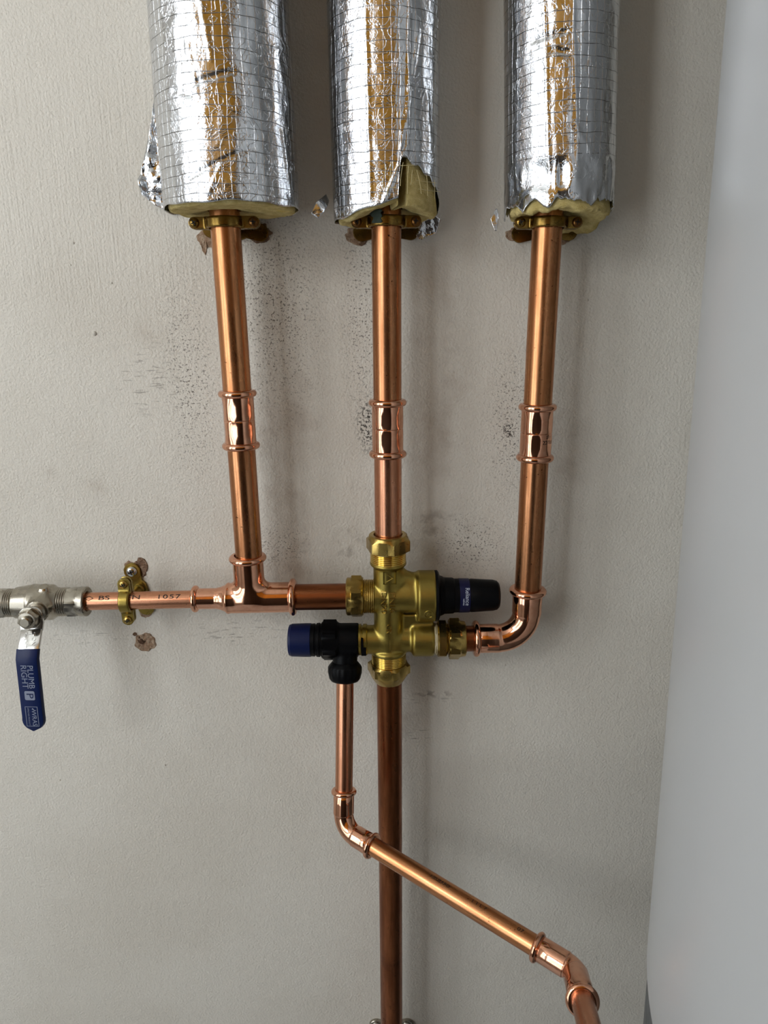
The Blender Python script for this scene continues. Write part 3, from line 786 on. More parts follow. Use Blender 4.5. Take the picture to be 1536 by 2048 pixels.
# ------------------------------------------------------------------ brass multi-port valve
VC = at(776.8, 1192)
vz_ = (CT - CB).normalized(); vx_ = Vector((1, 0, 0)); vx_ = (vx_ - vz_ * vx_.dot(vz_)).normalized(); vy_ = vz_.cross(vx_)
VM = Matrix(((vx_.x, vy_.x, vz_.x, VC.x), (vx_.y, vy_.y, vz_.y, VC.y), (vx_.z, vy_.z, vz_.z, VC.z), (0, 0, 0, 1)))
def vz(py, r=0.0): return (at(778, py, -r) - VC).dot(vz_)      # r: the mark was read on the front of a part of this radius
def vx(px, py=1200): return (at(px, py) - VC).dot(vx_)
LZ = vz(1278.5)
def brass_valve():
    t = thing('pressure_reducing_valve', 'cast brass multi-port valve with black cap in the middle of the pipework', 'valve', VC)
    X, Zd, O = (1, 0, 0), (0, 0, 1), (0, 0, 0)
    q_ = 0.014
    def fn(P):
        b = cyl(P, O, Zd, vz(1314, q_), vz(1138, q_), 0.0124)
        b = smin(b, cyl(P, O, Zd, vz(1141, q_), vz(1133, q_), 0.0152, rnd=0.0018), 0.003)      # top collar
        b = smin(b, cyl(P, O, Zd, vz(1321, q_), vz(1311, q_), 0.0150, rnd=0.0018), 0.003)      # bottom collar
        b = smin(b, cyl(P, O, X, vx(747), 0, 0.0132), 0.0018)                                  # left port
        b = smin(b, cyl(P, O, X, 0, vx(838), 0.0140), 0.002)                                   # bonnet neck
        b = smin(b, cyl(P, O, X, vx(834), vx(871), 0.0216, rnd=0.002), 0.003)                 # bonnet
        sl = Vector((0.030, 0, -0.012)).normalized()
        b = smin(b, cyl(P, (0.004, 0, 0.0175), sl, 0, 0.027, 0.0085, 0.0100), 0.005)           # web from the collar to the bonnet
        b = smin(b, rbox(P, (0.020, 0.002, (LZ - 0.009) / 2), (0.018, 0.006, 0.009), 0.002), 0.002)   # web between the two right ports
        b = smin(b, cyl(P, (0, 0, LZ), X, vx(729, 1278), 0, 0.0124), 0.0022)                   # lower left port
        b = smin(b, cyl(P, (0, 0, LZ), X, 0, vx(826, 1278), 0.0108), 0.003)
        b = smin(b, cyl(P, (0, 0, LZ), X, vx(824, 1278), vx(868, 1278), 0.0147, rnd=0.0025), 0.003)
        return b
    def front(x, z):
        """y of the casting's front surface at x, z"""
        ys = np.linspace(-0.026, 0.0, 261); D = fn(np.stack([np.full(261, x), ys, np.full(261, z)], -1))
        i = int(np.argmax(D < 0)); return ys[i] if D[i] < 0 else -0.012
    sdf_mb(fn, (-0.030, -0.024, vz(1324, q_)), (0.044, 0.024, vz(1127, q_)), 0.0008, VM).build('body', 'brass_cast', t, 60)
    def F(z, ax='z', z0=0.0):
        if ax == 'z': return VM @ frame((0, 0, z), (0, 0, 1), (0, -1, 0))
        return VM @ frame((z, 0, z0), (1, 0, 0), (0, -1, 0))
    # top joint
    w_ = lambda py: vz(py, 0.0155); h6 = hexr(0.0325, None, math.radians(15)); h7 = hexr(0.0325, None, math.radians(20))
    MB().polar(F(0), thread_rows(w_(1136), w_(1110), 0.0149), 64).build('thread', 'brass_bright', t, 60)
    MB().polar(F(0), [(w_(1114), 0.0112), (w_(1114), 0.0158), (w_(1111), h6), (w_(1091), h6), (w_(1087), 0.0168), (w_(1084), 0.0160), (w_(1081), 0.0158), (w_(1079.5), 0.0150), (w_(1079.5), 0.0120), (w_(1083), 0.0112)], 72, loop=True).build('compression_nut', 'brass', t, 30)
    # bottom joint
    MB().polar(F(0), thread_rows(w_(1348), w_(1319), 0.0149), 64).build('thread', 'brass_bright', t, 60)
    MB().polar(F(0), [(w_(1341), 0.0112), (w_(1341), 0.0158), (w_(1345), h7), (w_(1360), h7), (w_(1365), 0.0160), (vz(1371, 0.014), 0.0140), (vz(1375, 0.012), 0.0120), (vz(1375, 0.012), 0.0112)], 72, loop=True).build('compression_nut', 'brass', t, 30)
    # left joint
    MB().polar(F(0, 'x'), thread_rows(vx(724), vx(749), 0.0145), 64).build('thread', 'brass', t, 60)
    MB().polar(F(0, 'x'), [(vx(693), 0.0112), (vx(693), 0.0150), (vx(695), 0.0160), (vx(702), 0.0160), (vx(704), hexr(0.0325, None, math.radians(30))), (vx(723), hexr(0.0325, None, math.radians(30))), (vx(727), 0.0158), (vx(727), 0.0112)], 72, loop=True).build('compression_nut', 'brass', t, 30)
    # lower right: tape, union, nut
    lr = lambda px: vx(px, 1278)
    MB().polar(F(0, 'x', LZ), [(lr(867), 0.0100), (lr(867), 0.0130), (lr(869.5), lambda a: 0.0136 + 0.0005 * math.sin(a * 5) + 0.0003 * math.sin(a * 13)), (lr(871.5), 0.0132), (lr(873), lambda a: 0.0135 + 0.0005 * math.sin(a * 7 + 1)), (lr(875), 0.0128), (lr(875), 0.0100)], 64, loop=True).build('sealing_tape', 'ptfe', t, 60)
    MB().polar(F(0, 'x', LZ), hexnut_rows(lr(874), lr(893), 0.0300, 0.0100, 0.0012, math.radians(30)), 72, loop=True).build('union_hex', 'brass', t, 30)
    MB().polar(F(0, 'x', LZ), thread_rows(lr(891), lr(901), 0.0132), 56).build('thread', 'brass', t, 60)
    MB().polar(F(0, 'x', LZ), [(lr(897), 0.0112), (lr(897), 0.0160), (lr(899), hexr(0.0315, None, math.radians(20))), (lr(917), hexr(0.0315, None, math.radians(20))), (lr(921), 0.0155), (lr(929), 0.0150), (lr(931), 0.0138), (lr(931), 0.0112)], 72, loop=True).build('compression_nut', 'brass', t, 30)
    # lower left flange with its clip groove
    MB().polar(F(0, 'x', LZ), [(lr(716), 0.0090), (lr(716), 0.0128), (lr(718), 0.0134), (lr(722.5), 0.0134), (lr(723), 0.0122), (lr(726), 0.0122), (lr(726.5), 0.0134), (lr(733), 0.0134), (lr(735), 0.0126), (lr(735), 0.0090)], 56, loop=True).build('clip_flange', 'brass_cast', t, 30)
    q = VM @ Matrix.Translation((lr(726), 0, LZ))
    MB().obox(q, (-0.0012, -0.0138, -0.0085), (0.0006, -0.0105, 0.0068)).obox(q, (0.0006, -0.0138, -0.0085), (0.0030, -0.0105, -0.0010)).build('retaining_clip', 'black', t, 0)
    # black cartridge cap
    cap = MB().polar(F(0, 'x'), [(vx(869), 0.012), (vx(869.5), 0.0214), (vx(874), 0.0217), (vx(877), 0.0200), (vx(879), 0.0172), (vx(886), 0.0160), (vx(888), 0.0154), (vx(905), 0.0151), (vx(908), 0.0143), (vx(940), 0.0139), (vx(941), 0.0141), (vx(985), 0.0131), (vx(993), 0.0122), (vx(997), 0.0104), (vx(999), 0.006)], 72).build('cartridge_cap', 'black', t, 30)
    MB().polar(F(0, 'x'), [(vx(917), 0.0139), (vx(917), 0.01445), (vx(937), 0.0143), (vx(937), 0.0138)], 72, loop=True).build('label_band', 'navy_band', cap, 30)
    lt = MB()
    def wr(x0, r):
        def g(x, y, z):                       # text runs downwards, letter tops to the right
            q = 0.30 + -x / r
            return VM @ Vector((vx(x0) + y, -r * math.cos(q), r * math.sin(q)))
        return g
    add_text(lt, 'Reliance', 0.0050, wr(931, 0.0146), sx=0.92); add_text(lt, 'valves', 0.0026, lambda x, y, z: wr(924, 0.0146)(x + 0.0045, y, z))
    lt.build('lettering', 'print', cap, 0)
    # raised marks
    em = MB()
    def wz(x0, z0):                          # lettering that runs downwards, laid on the casting
        def g(x, y, z):
            X_, Z_ = x0 + y, z0 - x; return VM @ Vector((X_, front(X_, Z_) - 0.00012 - max(0.0, z) * 1.0, Z_))
        return g
    add_text(em, 'PN16', 0.0066, wz(vx(784), vz(1206, 0.013)), extrude=0.0009, sx=1.25)
    add_text(em, 'DN20', 0.0066, wz(vx(767), vz(1206, 0.013)), extrude=0.0009, sx=1.25)
    add_text(em, 'CR', 0.0066, wz(vx(777), vz(1258, 0.012)), extrude=0.0009)
    em.build('raised_lettering', 'brass', t, 0)
    ar = MB(); q = VM @ frame((0.0012, front(0.0012, vz(1157, 0.013)) + 0.0004, vz(1157, 0.013)), (0, -1, 0), (1, 0, 0))
    s_ = 0.0055
    for (x0, y0, x1, y1) in ((-1, -1, 1, -0.86), (-1, 0.86, 1, 1), (-1, -1, -0.86, 1), (0.86, -1, 1, 1)):
        ar.obox(q, (x0 * s_, y0 * s_, -0.002), (x1 * s_, y1 * s_, 0.0006))
    for (a, b) in (((-0.6, -0.5), (0.0, 0.55)), ((0.0, 0.55), (0.6, -0.5))):
        pa = q @ Vector((a[1] * s_, a[0] * s_, 0.0003)); pb = q @ Vector((b[1] * s_, b[0] * s_, 0.0003)); ar.tube([pa, pb], 0.0006, 8)
    ar.build('flow_arrow', 'brass_cast', t, 30)
    lg = MB(); cx_ = vx(855, 1210)
    def onb(x, y):
        z = vz(1210) + y; return VM @ Vector((cx_ + x, -math.sqrt(max(0, 0.0218 ** 2 - z * z)), z))
    lg.tube([onb(0.0037 * math.cos(i * 0.2618), 0.0037 * math.sin(i * 0.2618)) for i in range(22)], 0.0004, 8)
    lg.tube([onb(-0.002, -0.0012), onb(-0.0005, 0.0018), onb(0.0016, 0.0014), onb(0.0006, -0.0005), onb(0.0018, -0.0016)], 0.0004, 8)
    lg.build('raised_mark', 'brass_cast', t, 60)
    return t
brass_valve()

# ------------------------------------------------------------------ black and blue relief valve
def relief():
    xr = lambda px: vx(px, 1281)
    t = thing('pressure_relief_valve', 'black plastic relief valve with a dark blue cap at the left of the brass valve', 'valve', VM @ Vector((xr(691), 0, LZ)))
    Fx = VM @ frame((0, 0, LZ), (1, 0, 0), (0, -1, 0)); O = (0, 0, LZ)
    dn = (VM.inverted().to_3x3() @ (D1 - D0)).normalized(); cx = xr(690.5)
    hx_ = hexr(0.0310, None, math.radians(20))
    def fn(P):
        b = cyl(P, O, (1, 0, 0), xr(676), xr(717), 0.0142, rnd=0.001)
        b = smin(b, cyl(P, O, (1, 0, 0), xr(644), xr(678), 0.0150, rnd=0.001), 0.001)
        b = smin(b, cyl(P, (cx, 0, LZ), dn, 0, 0.024, 0.0106), 0.002)
        return b
    sdf_mb(fn, (xr(640), -0.018, LZ - 0.026), (xr(720), 0.018, LZ + 0.018), 0.0009, VM).build('body', 'black', t, 50)
    MB().polar(Fx, [(xr(646), 0.010), (xr(646), 0.0160), (xr(648), hx_), (xr(673), hx_), (xr(676), 0.0152), (xr(676), 0.010)], 72, loop=True).build('hexagon_collar', 'black', t, 30)
    rib = lambda a: 0.0140 + 0.00045 * (1 if math.sin(a * 22) > 0 else -1)
    MB().polar(Fx, [(xr(622), 0.008), (xr(622), 0.0139), (xr(630), 0.0141), (xr(631), 0.0134), (xr(633), 0.0134), (xr(634), 0.0144), (xr(640), 0.0146), (xr(641), 0.0139), (xr(643), 0.0139), (xr(644), 0.0152), (xr(647), 0.0152), (xr(647), 0.008)], 72, loop=True).build('click_ring', 'black', t, 30)
    MB().polar(Fx, [(xr(577.5), 0.003), (xr(578), 0.0116), (xr(579.5), 0.0131), (xr(583), 0.0136), (xr(584), 0.0139), (xr(610), 0.0143), (xr(622), 0.0143), (xr(623), 0.0138), (xr(623), 0.006)], 88).build('blue_cap', 'navy', t, 30)
    MB().polar(VM @ frame((0, 0, LZ), (1, 0, 0), (0, -1, 0)), [(xr(715), 0.006), (xr(715), 0.0108), (xr(721), 0.0108), (xr(721), 0.006)], 48, loop=True).build('spigot', 'black', t, 30)
    # outlet nut
    rb = lambda a: 0.0143 + 0.0003 * math.cos(a * 16)
    Fn = VM @ frame((cx, 0, LZ), dn, (0, -1, 0))
    h0 = -(vz(1320) - LZ); h1 = -(vz(1368, 0.012) - LZ)
    MB().polar(Fn, [(h0, 0.0079), (h0 - 0.0005, 0.0112), (h0 + 0.0025, 0.0138), (h0 + 0.004, rb), (h1 - 0.008, rb), (h1 - 0.0030, 0.0134), (h1 - 0.0008, 0.0118), (h1, 0.0098), (h1, 0.0079)], 96, loop=True).build('outlet_nut', 'black', t, 40)
relief()

# ------------------------------------------------------------------ ball valve at the left
def ball_valve():
    C = at(97, 1204.2); ax = hx
    t = thing('ball_valve', 'nickel-plated ball valve with a blue lever handle at the left edge', 'valve', C)
    s = lambda px: (at(px, 1204) - C).dot(ax)
    F = frame(C, ax, (0, -1, 0)); fw = Vector((0, -1, 0))
    def fn(P):
        b = cyl(P, C, ax, s(33), s(70), 0.0132, 0.0156, rnd=0.001)
        b = smin(b, cyl(P, C, ax, s(68), s(108), 0.0156, 0.0150, rnd=0.002), 0.002)
        b = smin(b, cyl(P, C, ax, s(106), s(122), 0.0140, 0.0118), 0.002)
        b = smin(b, cyl(P, C, fw, 0, 0.0205, 0.0092), 0.005)
        b = smin(b, cyl(P, C, (0.0, -0.3, 1), 0.0, 0.0165, 0.0035), 0.004)
        return b
    sdf_mb(fn, C - Vector((0.031, 0.024, 0.02)), C + Vector((0.016, 0.018, 0.02)), 0.0009).build('body', 'nickel', t, 60)
    MB().polar(F, thread_rows(s(15), s(35), 0.0120, 0.0017), 56).build('thread', 'nickel', t, 60)
    MB().polar(F, thread_rows(s(118), s(140), 0.0122, 0.0017), 56).build('thread', 'nickel', t, 60)
    MB().polar(F, [(s(139), 0.0077), (s(139), 0.0118), (s(141), hexr(0.0232, None, math.radians(45))), (s(157), hexr(0.0232, None, math.radians(45))), (s(161), 0.0122), (s(163), 0.0126), (s(174), 0.0126), (s(176), 0.0118), (s(176), 0.0090), (s(172), 0.0077)], 72, loop=True).build('compression_nut', 'nickel', t, 30)
    MB().polar(F, [(s(-34), 0.0077), (s(-34), 0.0120), (s(-30), 0.0126), (s(-20), 0.0126), (s(-18), hexr(0.0232, None, math.radians(45))), (s(13), hexr(0.0232, None, math.radians(45))), (s(17), 0.0118), (s(17), 0.0077)], 72, loop=True).build('compression_nut', 'nickel', t, 30)
    # stem gland, lever, nut
    st = C + fw * 0.019
    MB().polar(frame(st, fw, (1, 0, 0)), [(0, 0.0075), (0.0015, 0.0078), (0.004, 0.0078), (0.005, 0.0066), (0.011, 0.0066)], 48).build('gland', 'nickel', t, 30)
    hub = at(64.5, 1234.5, -0.029); hub = C + fw * 0.029
    # lever: plate, two bends, blue grip
    P0 = at(66, 1222, -0.030); P1 = at(63.8, 1259.5, -0.031); P2 = at(57.2, 1303, -0.044); P2b = at(55.2, 1318, -0.047); P3 = at(70.5, 1458, -0.048)
    def strip(pts, wid, th, name, mat, parent, seg=0, tip=False, bev=0.0006):
        mb = MB(); rows = []; n = len(pts)
        for i, p in enumerate(pts):
            tg = (pts[min(i + 1, n - 1)] - pts[max(i - 1, 0)]).normalized()
            sd = tg.cross(Vector((0, -1, 0))); sd = -sd if sd.x < 0 else sd; sd.normalize(); nn = sd.cross(tg); nn = -nn if nn.y > 0 else nn
            w_ = (wid[i] if hasattr(wid, '__len__') else wid) / 2; h_ = th / 2; b_ = min(bev, h_ * 0.95, w_ * 0.9)
            sec = [(-w_, -h_ + b_), (-w_ + b_ * 0.3, -h_ + b_ * 0.3), (-w_ + b_, -h_), (w_ - b_, -h_), (w_ - b_ * 0.3, -h_ + b_ * 0.3), (w_, -h_ + b_), (w_, h_ - b_), (w_ - b_ * 0.3, h_ - b_ * 0.3), (w_ - b_, h_), (-w_ + b_, h_), (-w_ + b_ * 0.3, h_ - b_ * 0.3), (-w_, h_ - b_)]
            rows.append([p + sd * x + nn * y for x, y in sec])
        b0 = len(mb.v); mb.grid(rows, close=True); m = 12
        mb.f.append(tuple(range(m - 1, -1, -1))); mb.f.append(tuple((n - 1) * m + k for k in range(m)))
        return mb.build(name, mat, parent, 40)
    hubp = [(C + fw * 0.0305) + Vector((0, 0, dz)) for dz in (0.0085, 0.0075, 0.0050, 0.002, -0.004)]
    lev = strip(hubp + [P1, P1 + (P2 - P1) * 0.08, P2, P2b + (P3 - P2b) * 0.10], [0.006, 0.0115, 0.0165, 0.0190, 0.0190, 0.0176, 0.0174, 0.0168, 0.0166], 0.0026, 'lever', 'steel', t, bev=0.0005)
    MB().polar(frame(C + fw * 0.0315, fw, (1, 0, 0.3)), [(0, 0.004), (0, 0.0086)] + [(0.0006, 0.0090), (0.0014, 0.0090), (0.0015, hexr(0.0146)), (0.0062, hexr(0.0146)), (0.0072, 0.0068), (0.0074, 0.0046), (0.0100, 0.0044), (0.0107, 0.0034)], 72).build('handle_nut', 'nickel', t, 30)
    # grip with rounded tip
    gp = []; gw = []
    Pg0 = at(56.8, 1298, -0.0435); k0 = P2b
    for f in np.linspace(0, 1, 5): gp.append(Pg0.lerp(k0, float(f)))
    for f in np.linspace(0.06, 1, 26): gp.append(k0.lerp(P3, float(f)))
    ll = (P3 - k0).length
    for p in gp:
        e = (P3 - p).dot((P3 - k0).normalized()); r_ = 0.0098
        gw.append(0.0182 if e > r_ else max(0.002, 2 * 0.0093 * math.sqrt(max(0.0, 1 - ((r_ - max(0, e)) / r_) ** 2.2))))
    grip = strip(gp, gw, 0.0062, 'grip', 'sleeve', lev, bev=0.0026)
    tg = (P3 - k0).normalized(); sd = tg.cross(Vector((0, -1, 0))); sd = -sd if sd.x < 0 else sd; sd.normalize(); nn = sd.cross(tg); nn = -nn if nn.y > 0 else nn
    def gm(px, py, sxo=0.0):
        p = at(px, py, -0.048); s0 = (p - k0).dot(tg)
        return lambda x, y, z: k0 + tg * (s0 + x) + sd * (sxo + y) + nn * 0.0033
    mb = MB()
    add_text(mb, 'PLUMB', 0.0066, gm(62, 1351, 0.0026), sx=1.02); add_text(mb, 'RIGHT', 0.0066, gm(62, 1351, -0.0026), sx=1.08)
    def quadline(g, pts, wd, close=True):
        n = len(pts)
        for i in range(n if close else n - 1):
            (x0, y0), (x1, y1) = pts[i], pts[(i + 1) % n]; l = math.hypot(x1 - x0, y1 - y0); ox, oy = -(y1 - y0) / l * wd / 2, (x1 - x0) / l * wd / 2
            ex_, ey_ = (x1 - x0) / l * wd / 2, (y1 - y0) / l * wd / 2
            b = len(mb.v)
            for x, y in ((x0 + ox - ex_, y0 + oy - ey_), (x1 + ox + ex_, y1 + oy + ey_), (x1 - ox + ex_, y1 - oy + ey_), (x0 - ox - ex_, y0 - oy - ey_)): mb.v.append(g(x, y, 0))
            mb.f.append((b, b + 1, b + 2, b + 3))
    g = gm(67, 1429, 0.0003)
    quadline(g, [(-0.0087, -0.0048), (0.0087, -0.0048), (0.0087, 0.0048), (-0.0087, 0.0048)], 0.0004)
    add_text(mb, 'WRAS', 0.0052, lambda x, y, z: g(x + 0.0014, y + 0.0016, z), sx=1.0)
    add_text(mb, 'APPROVED PRODUCT', 0.0016, lambda x, y, z: g(x, y - 0.0026, z), sx=1.0)
    b = len(mb.v)      # drop-like tick before the letters
    for x, y in ((-0.0076, 0.0012), (-0.0066, 0.0002), (-0.0052, 0.0030), (-0.0064, 0.0020)): mb.v.append(g(x, y, 0))
    mb.f.append((b, b + 1, b + 2, b + 3))
    # rounded square badge with a cut-out P
    g2 = gm(65, 1388, 0.0002)
    bd = []; hs = 0.0040
    for (cx_, cy_, a0) in ((1, 1, 0), (-1, 1, 90), (-1, -1, 180), (1, -1, 270)):
        for k in range(5):
            a = math.radians(a0 + k * 22.5); bd.append((cx_ * (hs - 0.0012) + 0.0012 * math.cos(a), cy_ * (hs - 0.0012) + 0.0012 * math.sin(a)))
    b = len(mb.v)
    for p in bd: mb.v.append(g2(p[0], p[1], 0))
    mb.f.append(tuple(range(b, b + len(bd))))
    mb.build('lettering', 'print_grey', grip, 0)
    pb = MB(); up_ = lambda x, y, z: g2(x, y, z) + nn * 0.0001
    add_text(pb, 'P', 0.0078, up_, sx=1.25); pb.build('badge_letter', 'sleeve', grip, 0)
    # stamped ON / OFF on the steel
    a_, b_ = P1, P2; tg2 = (b_ - a_).normalized(); sd2 = tg2.cross(Vector((0, -1, 0))); sd2 = -sd2 if sd2.x < 0 else sd2; sd2.normalize(); nn2 = sd2.cross(tg2); nn2 = -nn2 if nn2.y > 0 else nn2
    sm = lambda s0, o0: (lambda x, y, z: a_ + tg2 * (s0 + x) + sd2 * (o0 + y) + nn2 * (0.0014 + z))
    e = MB(); add_text(e, 'ON', 0.0048, sm(0.0108, 0.0035), extrude=0.0002); add_text(e, 'OFF', 0.0048, sm(0.0118, -0.0032), extrude=0.0002)
    q = sm(0.0042, 0.0)
    e.tube([q(0, -0.0034, 0), q(0, 0.0036, 0)], 0.0003, 6); e.tube([q(0.0025, 0.0036, 0), q(-0.001, 0.0036, 0)], 0.0003, 6); e.tube([q(0.0025, -0.0034, 0), q(-0.001, -0.0034, 0)], 0.0003, 6)
    for oy in (0.0036, -0.0034):
        e.tube([q(-0.0018, oy, 0), q(-0.0002, oy - 0.001, 0)], 0.0003, 6); e.tube([q(-0.0018, oy, 0), q(-0.0002, oy + 0.001, 0)], 0.0003, 6)
    e.build('stamped_lettering', 'steel', lev, 40)
ball_valve()

# ------------------------------------------------------------------ pipe clips
def screw(p, d, r, mat, parent, rot=0.4):
    Mx = frame(p, d, (math.cos(rot), 0, math.sin(rot)))
    s = MB().polar(Mx, [(-0.004, r * 0.5), (-0.0002, r * 0.5), (0, r), (r * 0.25, r * 0.97), (r * 0.5, r * 0.78), (r * 0.62, r * 0.45), (r * 0.65, r * 0.1)], 40).build('screw', mat, parent, 50)
    z = r * 0.58
    MB().obox(Mx, (-r * 0.52, -r * 0.11, z - r * 0.18), (r * 0.52, r * 0.11, z + r * 0.10)).obox(Mx, (-r * 0.11, -r * 0.52, z - r * 0.18), (r * 0.11, r * 0.52, z + r * 0.10)).build('screw_slot_shade', 'slot', s, 0)  # no cut is made: a raised dark cross paints the recess shade
def pipe_clip(label, c, ax, side, rp, mat, lug, plate, screws=('brass', 'brass'), lugs=(True, True), wall_screws=None, halfh=0.0038):
    """ring clip round a pipe: c centre, ax pipe direction, side = lug direction; plate = wall plate centre (pixel offsets already applied)"""
    c = Vector(c); ax = Vector(ax).normalized(); side = Vector(side); side = (side - ax * side.dot(ax)).normalized(); f = ax.cross(side)
    if f.y > 0: f = -f
    t = thing('pipe_clip', label, 'pipe clip', c, 'brass pipe clips')
    ri, ro = rp + 0.0002, rp + 0.0030
    A = np.array(ax); Sd = np.array(side); Fd = np.array(f); C = np.array(c)
    def half(sgn):
        def fn(P):
            q = P - C; x = q @ Sd; y = q @ Fd; z = q @ A
            rr = np.hypot(x, y)
            band = np.hypot(np.maximum(np.abs(rr - (ri + ro) / 2) - (ro - ri) / 2 + 0.0012, 0), np.maximum(np.abs(z) - halfh + 0.0012, 0)) - 0.0012
            lg = 1.0
            for k, sg in enumerate((-1, 1)):
                if not lugs[k]: continue
                L0 = rp + lug
                xx = np.clip(x * sg, rp * 0.9, L0)
                fl = np.maximum(np.hypot(x * sg - xx, z) - halfh * 1.12, np.abs(y - sgn * 0.0022) - 0.0014)
                lg = fl if isinstance(lg, float) else np.minimum(lg, fl)
            o = band if isinstance(lg, float) else smin(band, lg, 0.0015)
            o = np.maximum(o, -(y * sgn) + 0.0004)
            return np.maximum(o, ri - rr)
        e = rp + lug + halfh + 0.003
        ext = np.abs(Sd) * e + np.abs(Fd) * (ro + 0.002) + np.abs(A) * (halfh + 0.003)
        return sdf_mb(fn, C - ext, C + ext, 0.0007)
    half(1).build('front_strap', mat, t, 45); half(-1).build('rear_strap', mat, t, 45)
    for k, sg in enumerate((-1, 1)):
        if lugs[k]: screw(c + side * sg * (rp + lug) + f * 0.0036, f, 0.0036, screws[k], t, 0.5 + k)
    # wall plate and stem
    pc, pdir, pl, pw = plate
    pc = Vector(pc); pd = Vector(pdir).normalized()
    Mx = frame((pc.x, WALL, pc.z), (0, -1, 0), pd)
    out = []
    for k in range(16):
        a = -math.pi / 2 + math.pi * k / 15; out.append((pl + pw * math.cos(a), pw * math.sin(a)))
    out += [(pl * 0.45, pw * 0.72), (0.004, pw * 1.0), (-0.004, pw * 1.0), (-pl * 0.45, pw * 0.72)]
    for k in range(16):
        a = math.pi / 2 + math.pi * k / 15; out.append((-pl + pw * math.cos(a), pw * math.sin(a)))
    out += [(-pl * 0.45, -pw * 0.72), (-0.004, -pw * 1.0), (0.004, -pw * 1.0), (pl * 0.45, -pw * 0.72)]
    MB().prism(Mx, out, 0.0, 0.0030, 0.0007).build('wall_plate', mat, t, 30)
    MB().polar(Mx, [(0.0, 0.0052), (0.004, 0.0052), (0.0055, 0.0042), (max(0.008, WALL - ro - 0.0005), 0.0042), (WALL - ro + 0.0008, 0.0048)], 32).build('stem', mat, t, 30)
    if wall_screws:
        for sg in wall_screws: screw(Mx @ Vector((pl * sg, 0, 0.0030)), (0, -1, 0), 0.0048, 'steel', t, 0.3)
    return t
du = (LT - LB).normalized()
pipe_clip('brass pipe clip under the left, fattest foil lagging', at(449.5, 446), LT - LB, (1, 0, -0.02), RP, 'brass_dark', 0.0105, (at(472, 462, WALL), (1, 0, -0.08), 0.019, 0.0068), ('brass_dark', 'brass_brown'))
pipe_clip('brass pipe clip under the middle, torn foil lagging, stained green on its band', at(772.5, 444), CT - CB, (1, 0, 0.12), RP, 'brass_dark', 0.0105, (at(772, 464, WALL), (1, 0, 0.02), 0.019, 0.0068), ('brass_brown', 'brass_brown'))
pipe_clip('brass pipe clip half hidden under the right-hand foil lagging', at(1095.5, 446), RT - RB, (1, 0, 0.05), RP, 'brass_dark', 0.0095, (at(1088, 466, WALL), (1, 0, 0.03), 0.019, 0.0068), ('brass_dark', 'brass_brown'))
pipe_clip('brass pipe clip on the thin horizontal pipe beside the ball valve', at(254, 1201.2), hx, (0.10, 0, -1), RS, 'brass_clip', 0.0085, (at(280, 1177, WALL), (-0.26, 0, 1), 0.0180, 0.0074), ('brass', 'brass'), wall_screws=(1,), halfh=0.0045)
pipe_clip('nickel-grey pipe clip at the bottom edge on the tarnished pipe', rise(CT, CB, zpx(783, 2092)), CT - CB, (1, 0, 0), RP, 'nickel', 0.006, (at(783, 2047, WALL), (1, 0, 0), 0.0165, 0.0076), ('nickel', 'nickel'), wall_screws=(1, -1))

# stain on the middle clip's band
cm = [o for o in COL.objects if o.get('label', '').startswith('brass pipe clip under the middle')][0]
rowsv = []
for i in range(9):
    row = []
    for k in range(9):
        px = 741 + 22 * k / 8 + 2 * math.sin(i * 2.1); py = 418 + 28 * i / 8
        off = (px - 772.5) / (14.6 / 0.405); y = -0.0146 * math.sqrt(max(0.05, 1 - off * off)) - 0.0006 * math.sin(i * 1.7 + k) * 0.4
        row.append(at(px, py, y))
    rowsv.append(row)
MB().grid(rowsv).build('green_stain', 'verdigris', cm, 60, solid=0.0006)

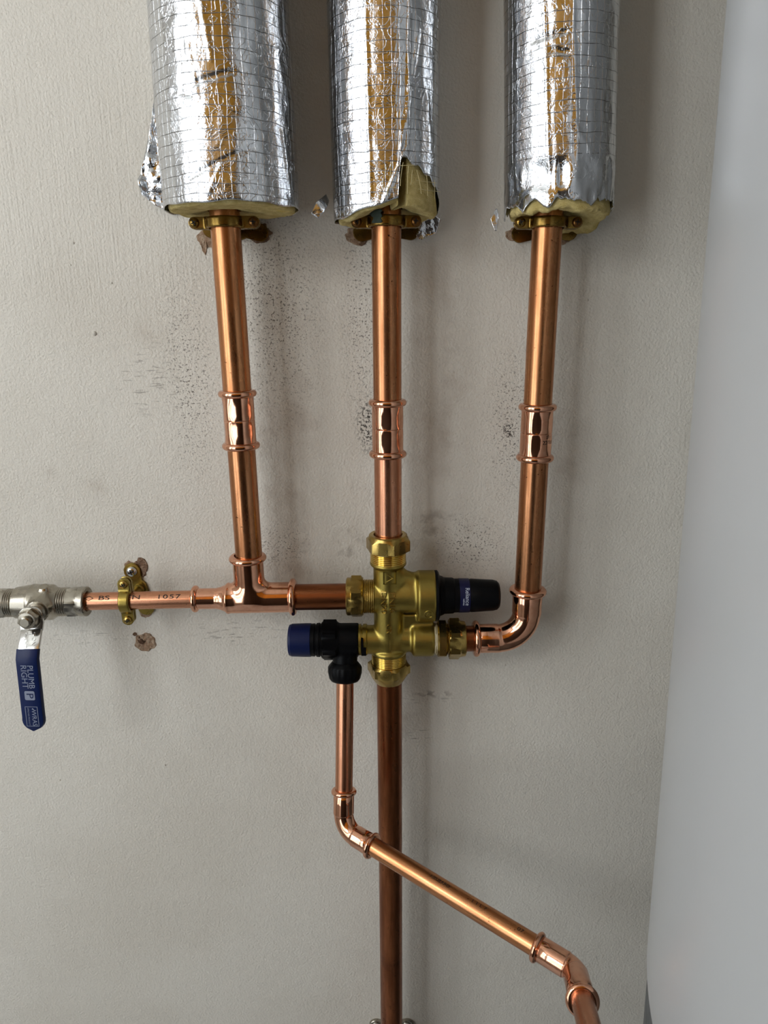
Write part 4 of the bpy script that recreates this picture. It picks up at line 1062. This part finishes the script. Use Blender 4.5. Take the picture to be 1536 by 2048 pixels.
# ------------------------------------------------------------------ marks on the wall
def chip(px, py, rx, ry, mat, name, seed, dish=0.0006, bump_=0.0006):
    c = at(px, py, WALL); rnd = random.Random(seed); mb = MB(); N = 72; s = 0.00044
    prof = [1 + 0.13 * rnd.uniform(-1, 1) for _ in range(18)]
    def rr(a):
        f = a / (2 * math.pi) * 18; i = int(f) % 18; u = f - int(f); u = u * u * (3 - 2 * u); return prof[i] * (1 - u) + prof[(i + 1) % 18] * u + 0.02 * math.sin(a * 11 + seed)
    rows = []
    for f, dz in ((1.0, 0.0), (0.96, 0.0007), (0.85, 0.0008), (0.6, 0.0004), (0.35, 0.0006), (0.12, 0.0009)):
        row = []
        for k in range(N):
            a = 2 * math.pi * k / N; r = rr(a) * f
            x = c.x + math.cos(a) * rx * s * r; z = c.z + math.sin(a) * ry * s * r
            h = dz + (bump_ * float(vnoise(np.array([[x * 400, seed, z * 400]]))[0]) if 0 < f < 0.97 else 0)
            row.append(Vector((x, WALL - max(0.00005, h), z)))
        rows.append(row)
    mb.grid(rows, close=True); n0 = len(mb.v) - N; mb.f.append(tuple(n0 + k for k in range(N)))
    return mb.build(name, mat, wall_back, 40)
wall_back['_o'] = (0, 0, 0)
chip(291, 1284, 22, 21, 'plaster', 'plugged_hole', 3, bump_=0.0012)
chip(284, 1279, 9, 9, 'plug_dark', 'plug_recess_shade', 9, bump_=0.0012)  # raised patch, its depth only painted in as darker colour
chip(270, 1268, 4, 4, 'chip', 'paint_chip', 11)
chip(282, 1135, 14, 20, 'chip', 'paint_chip', 5); chip(262, 1140, 14, 20, 'plaster', 'paint_chip', 6)
chip(292, 1226, 13, 10, 'plaster', 'paint_chip', 8)
chip(425, 478, 30, 16, 'plaster', 'paint_chip', 21); chip(518, 466, 22, 16, 'chip', 'paint_chip', 22); chip(408, 490, 5, 16, 'plaster', 'paint_chip', 23)
chip(716, 470, 22, 16, 'plaster', 'paint_chip', 24); chip(722, 482, 9, 8, 'chip', 'paint_chip', 25)
chip(1040, 468, 26, 12, 'plaster', 'paint_chip', 26); chip(1128, 472, 12, 14, 'plaster', 'paint_chip', 27)
M['nib'] = plain('paint_nib', S(206, 200, 188), 0.56)
for k, (px, py, r) in enumerate([(189, 667, 4.5), (223, 566, 2.2), (147, 486, 2.2), (141, 530, 1.8), (1175, 600, 2), (560, 1600, 2.2), (330, 1530, 2.5), (120, 1560, 2), (1010, 1330, 2)]):
    c = at(px, py, WALL); rr = r * 0.00044
    MB().polar(frame((c.x, WALL, c.z), (0, -1, 0)), [(0.0, rr), (rr * 0.35, rr * 0.85), (rr * 0.6, rr * 0.5), (rr * 0.68, rr * 0.12)], 14, cap0=False).build('paint_nib', 'nib', wall_back, 60)
for o in list(COL.objects):
    if '_o' in o.keys(): del o['_o']
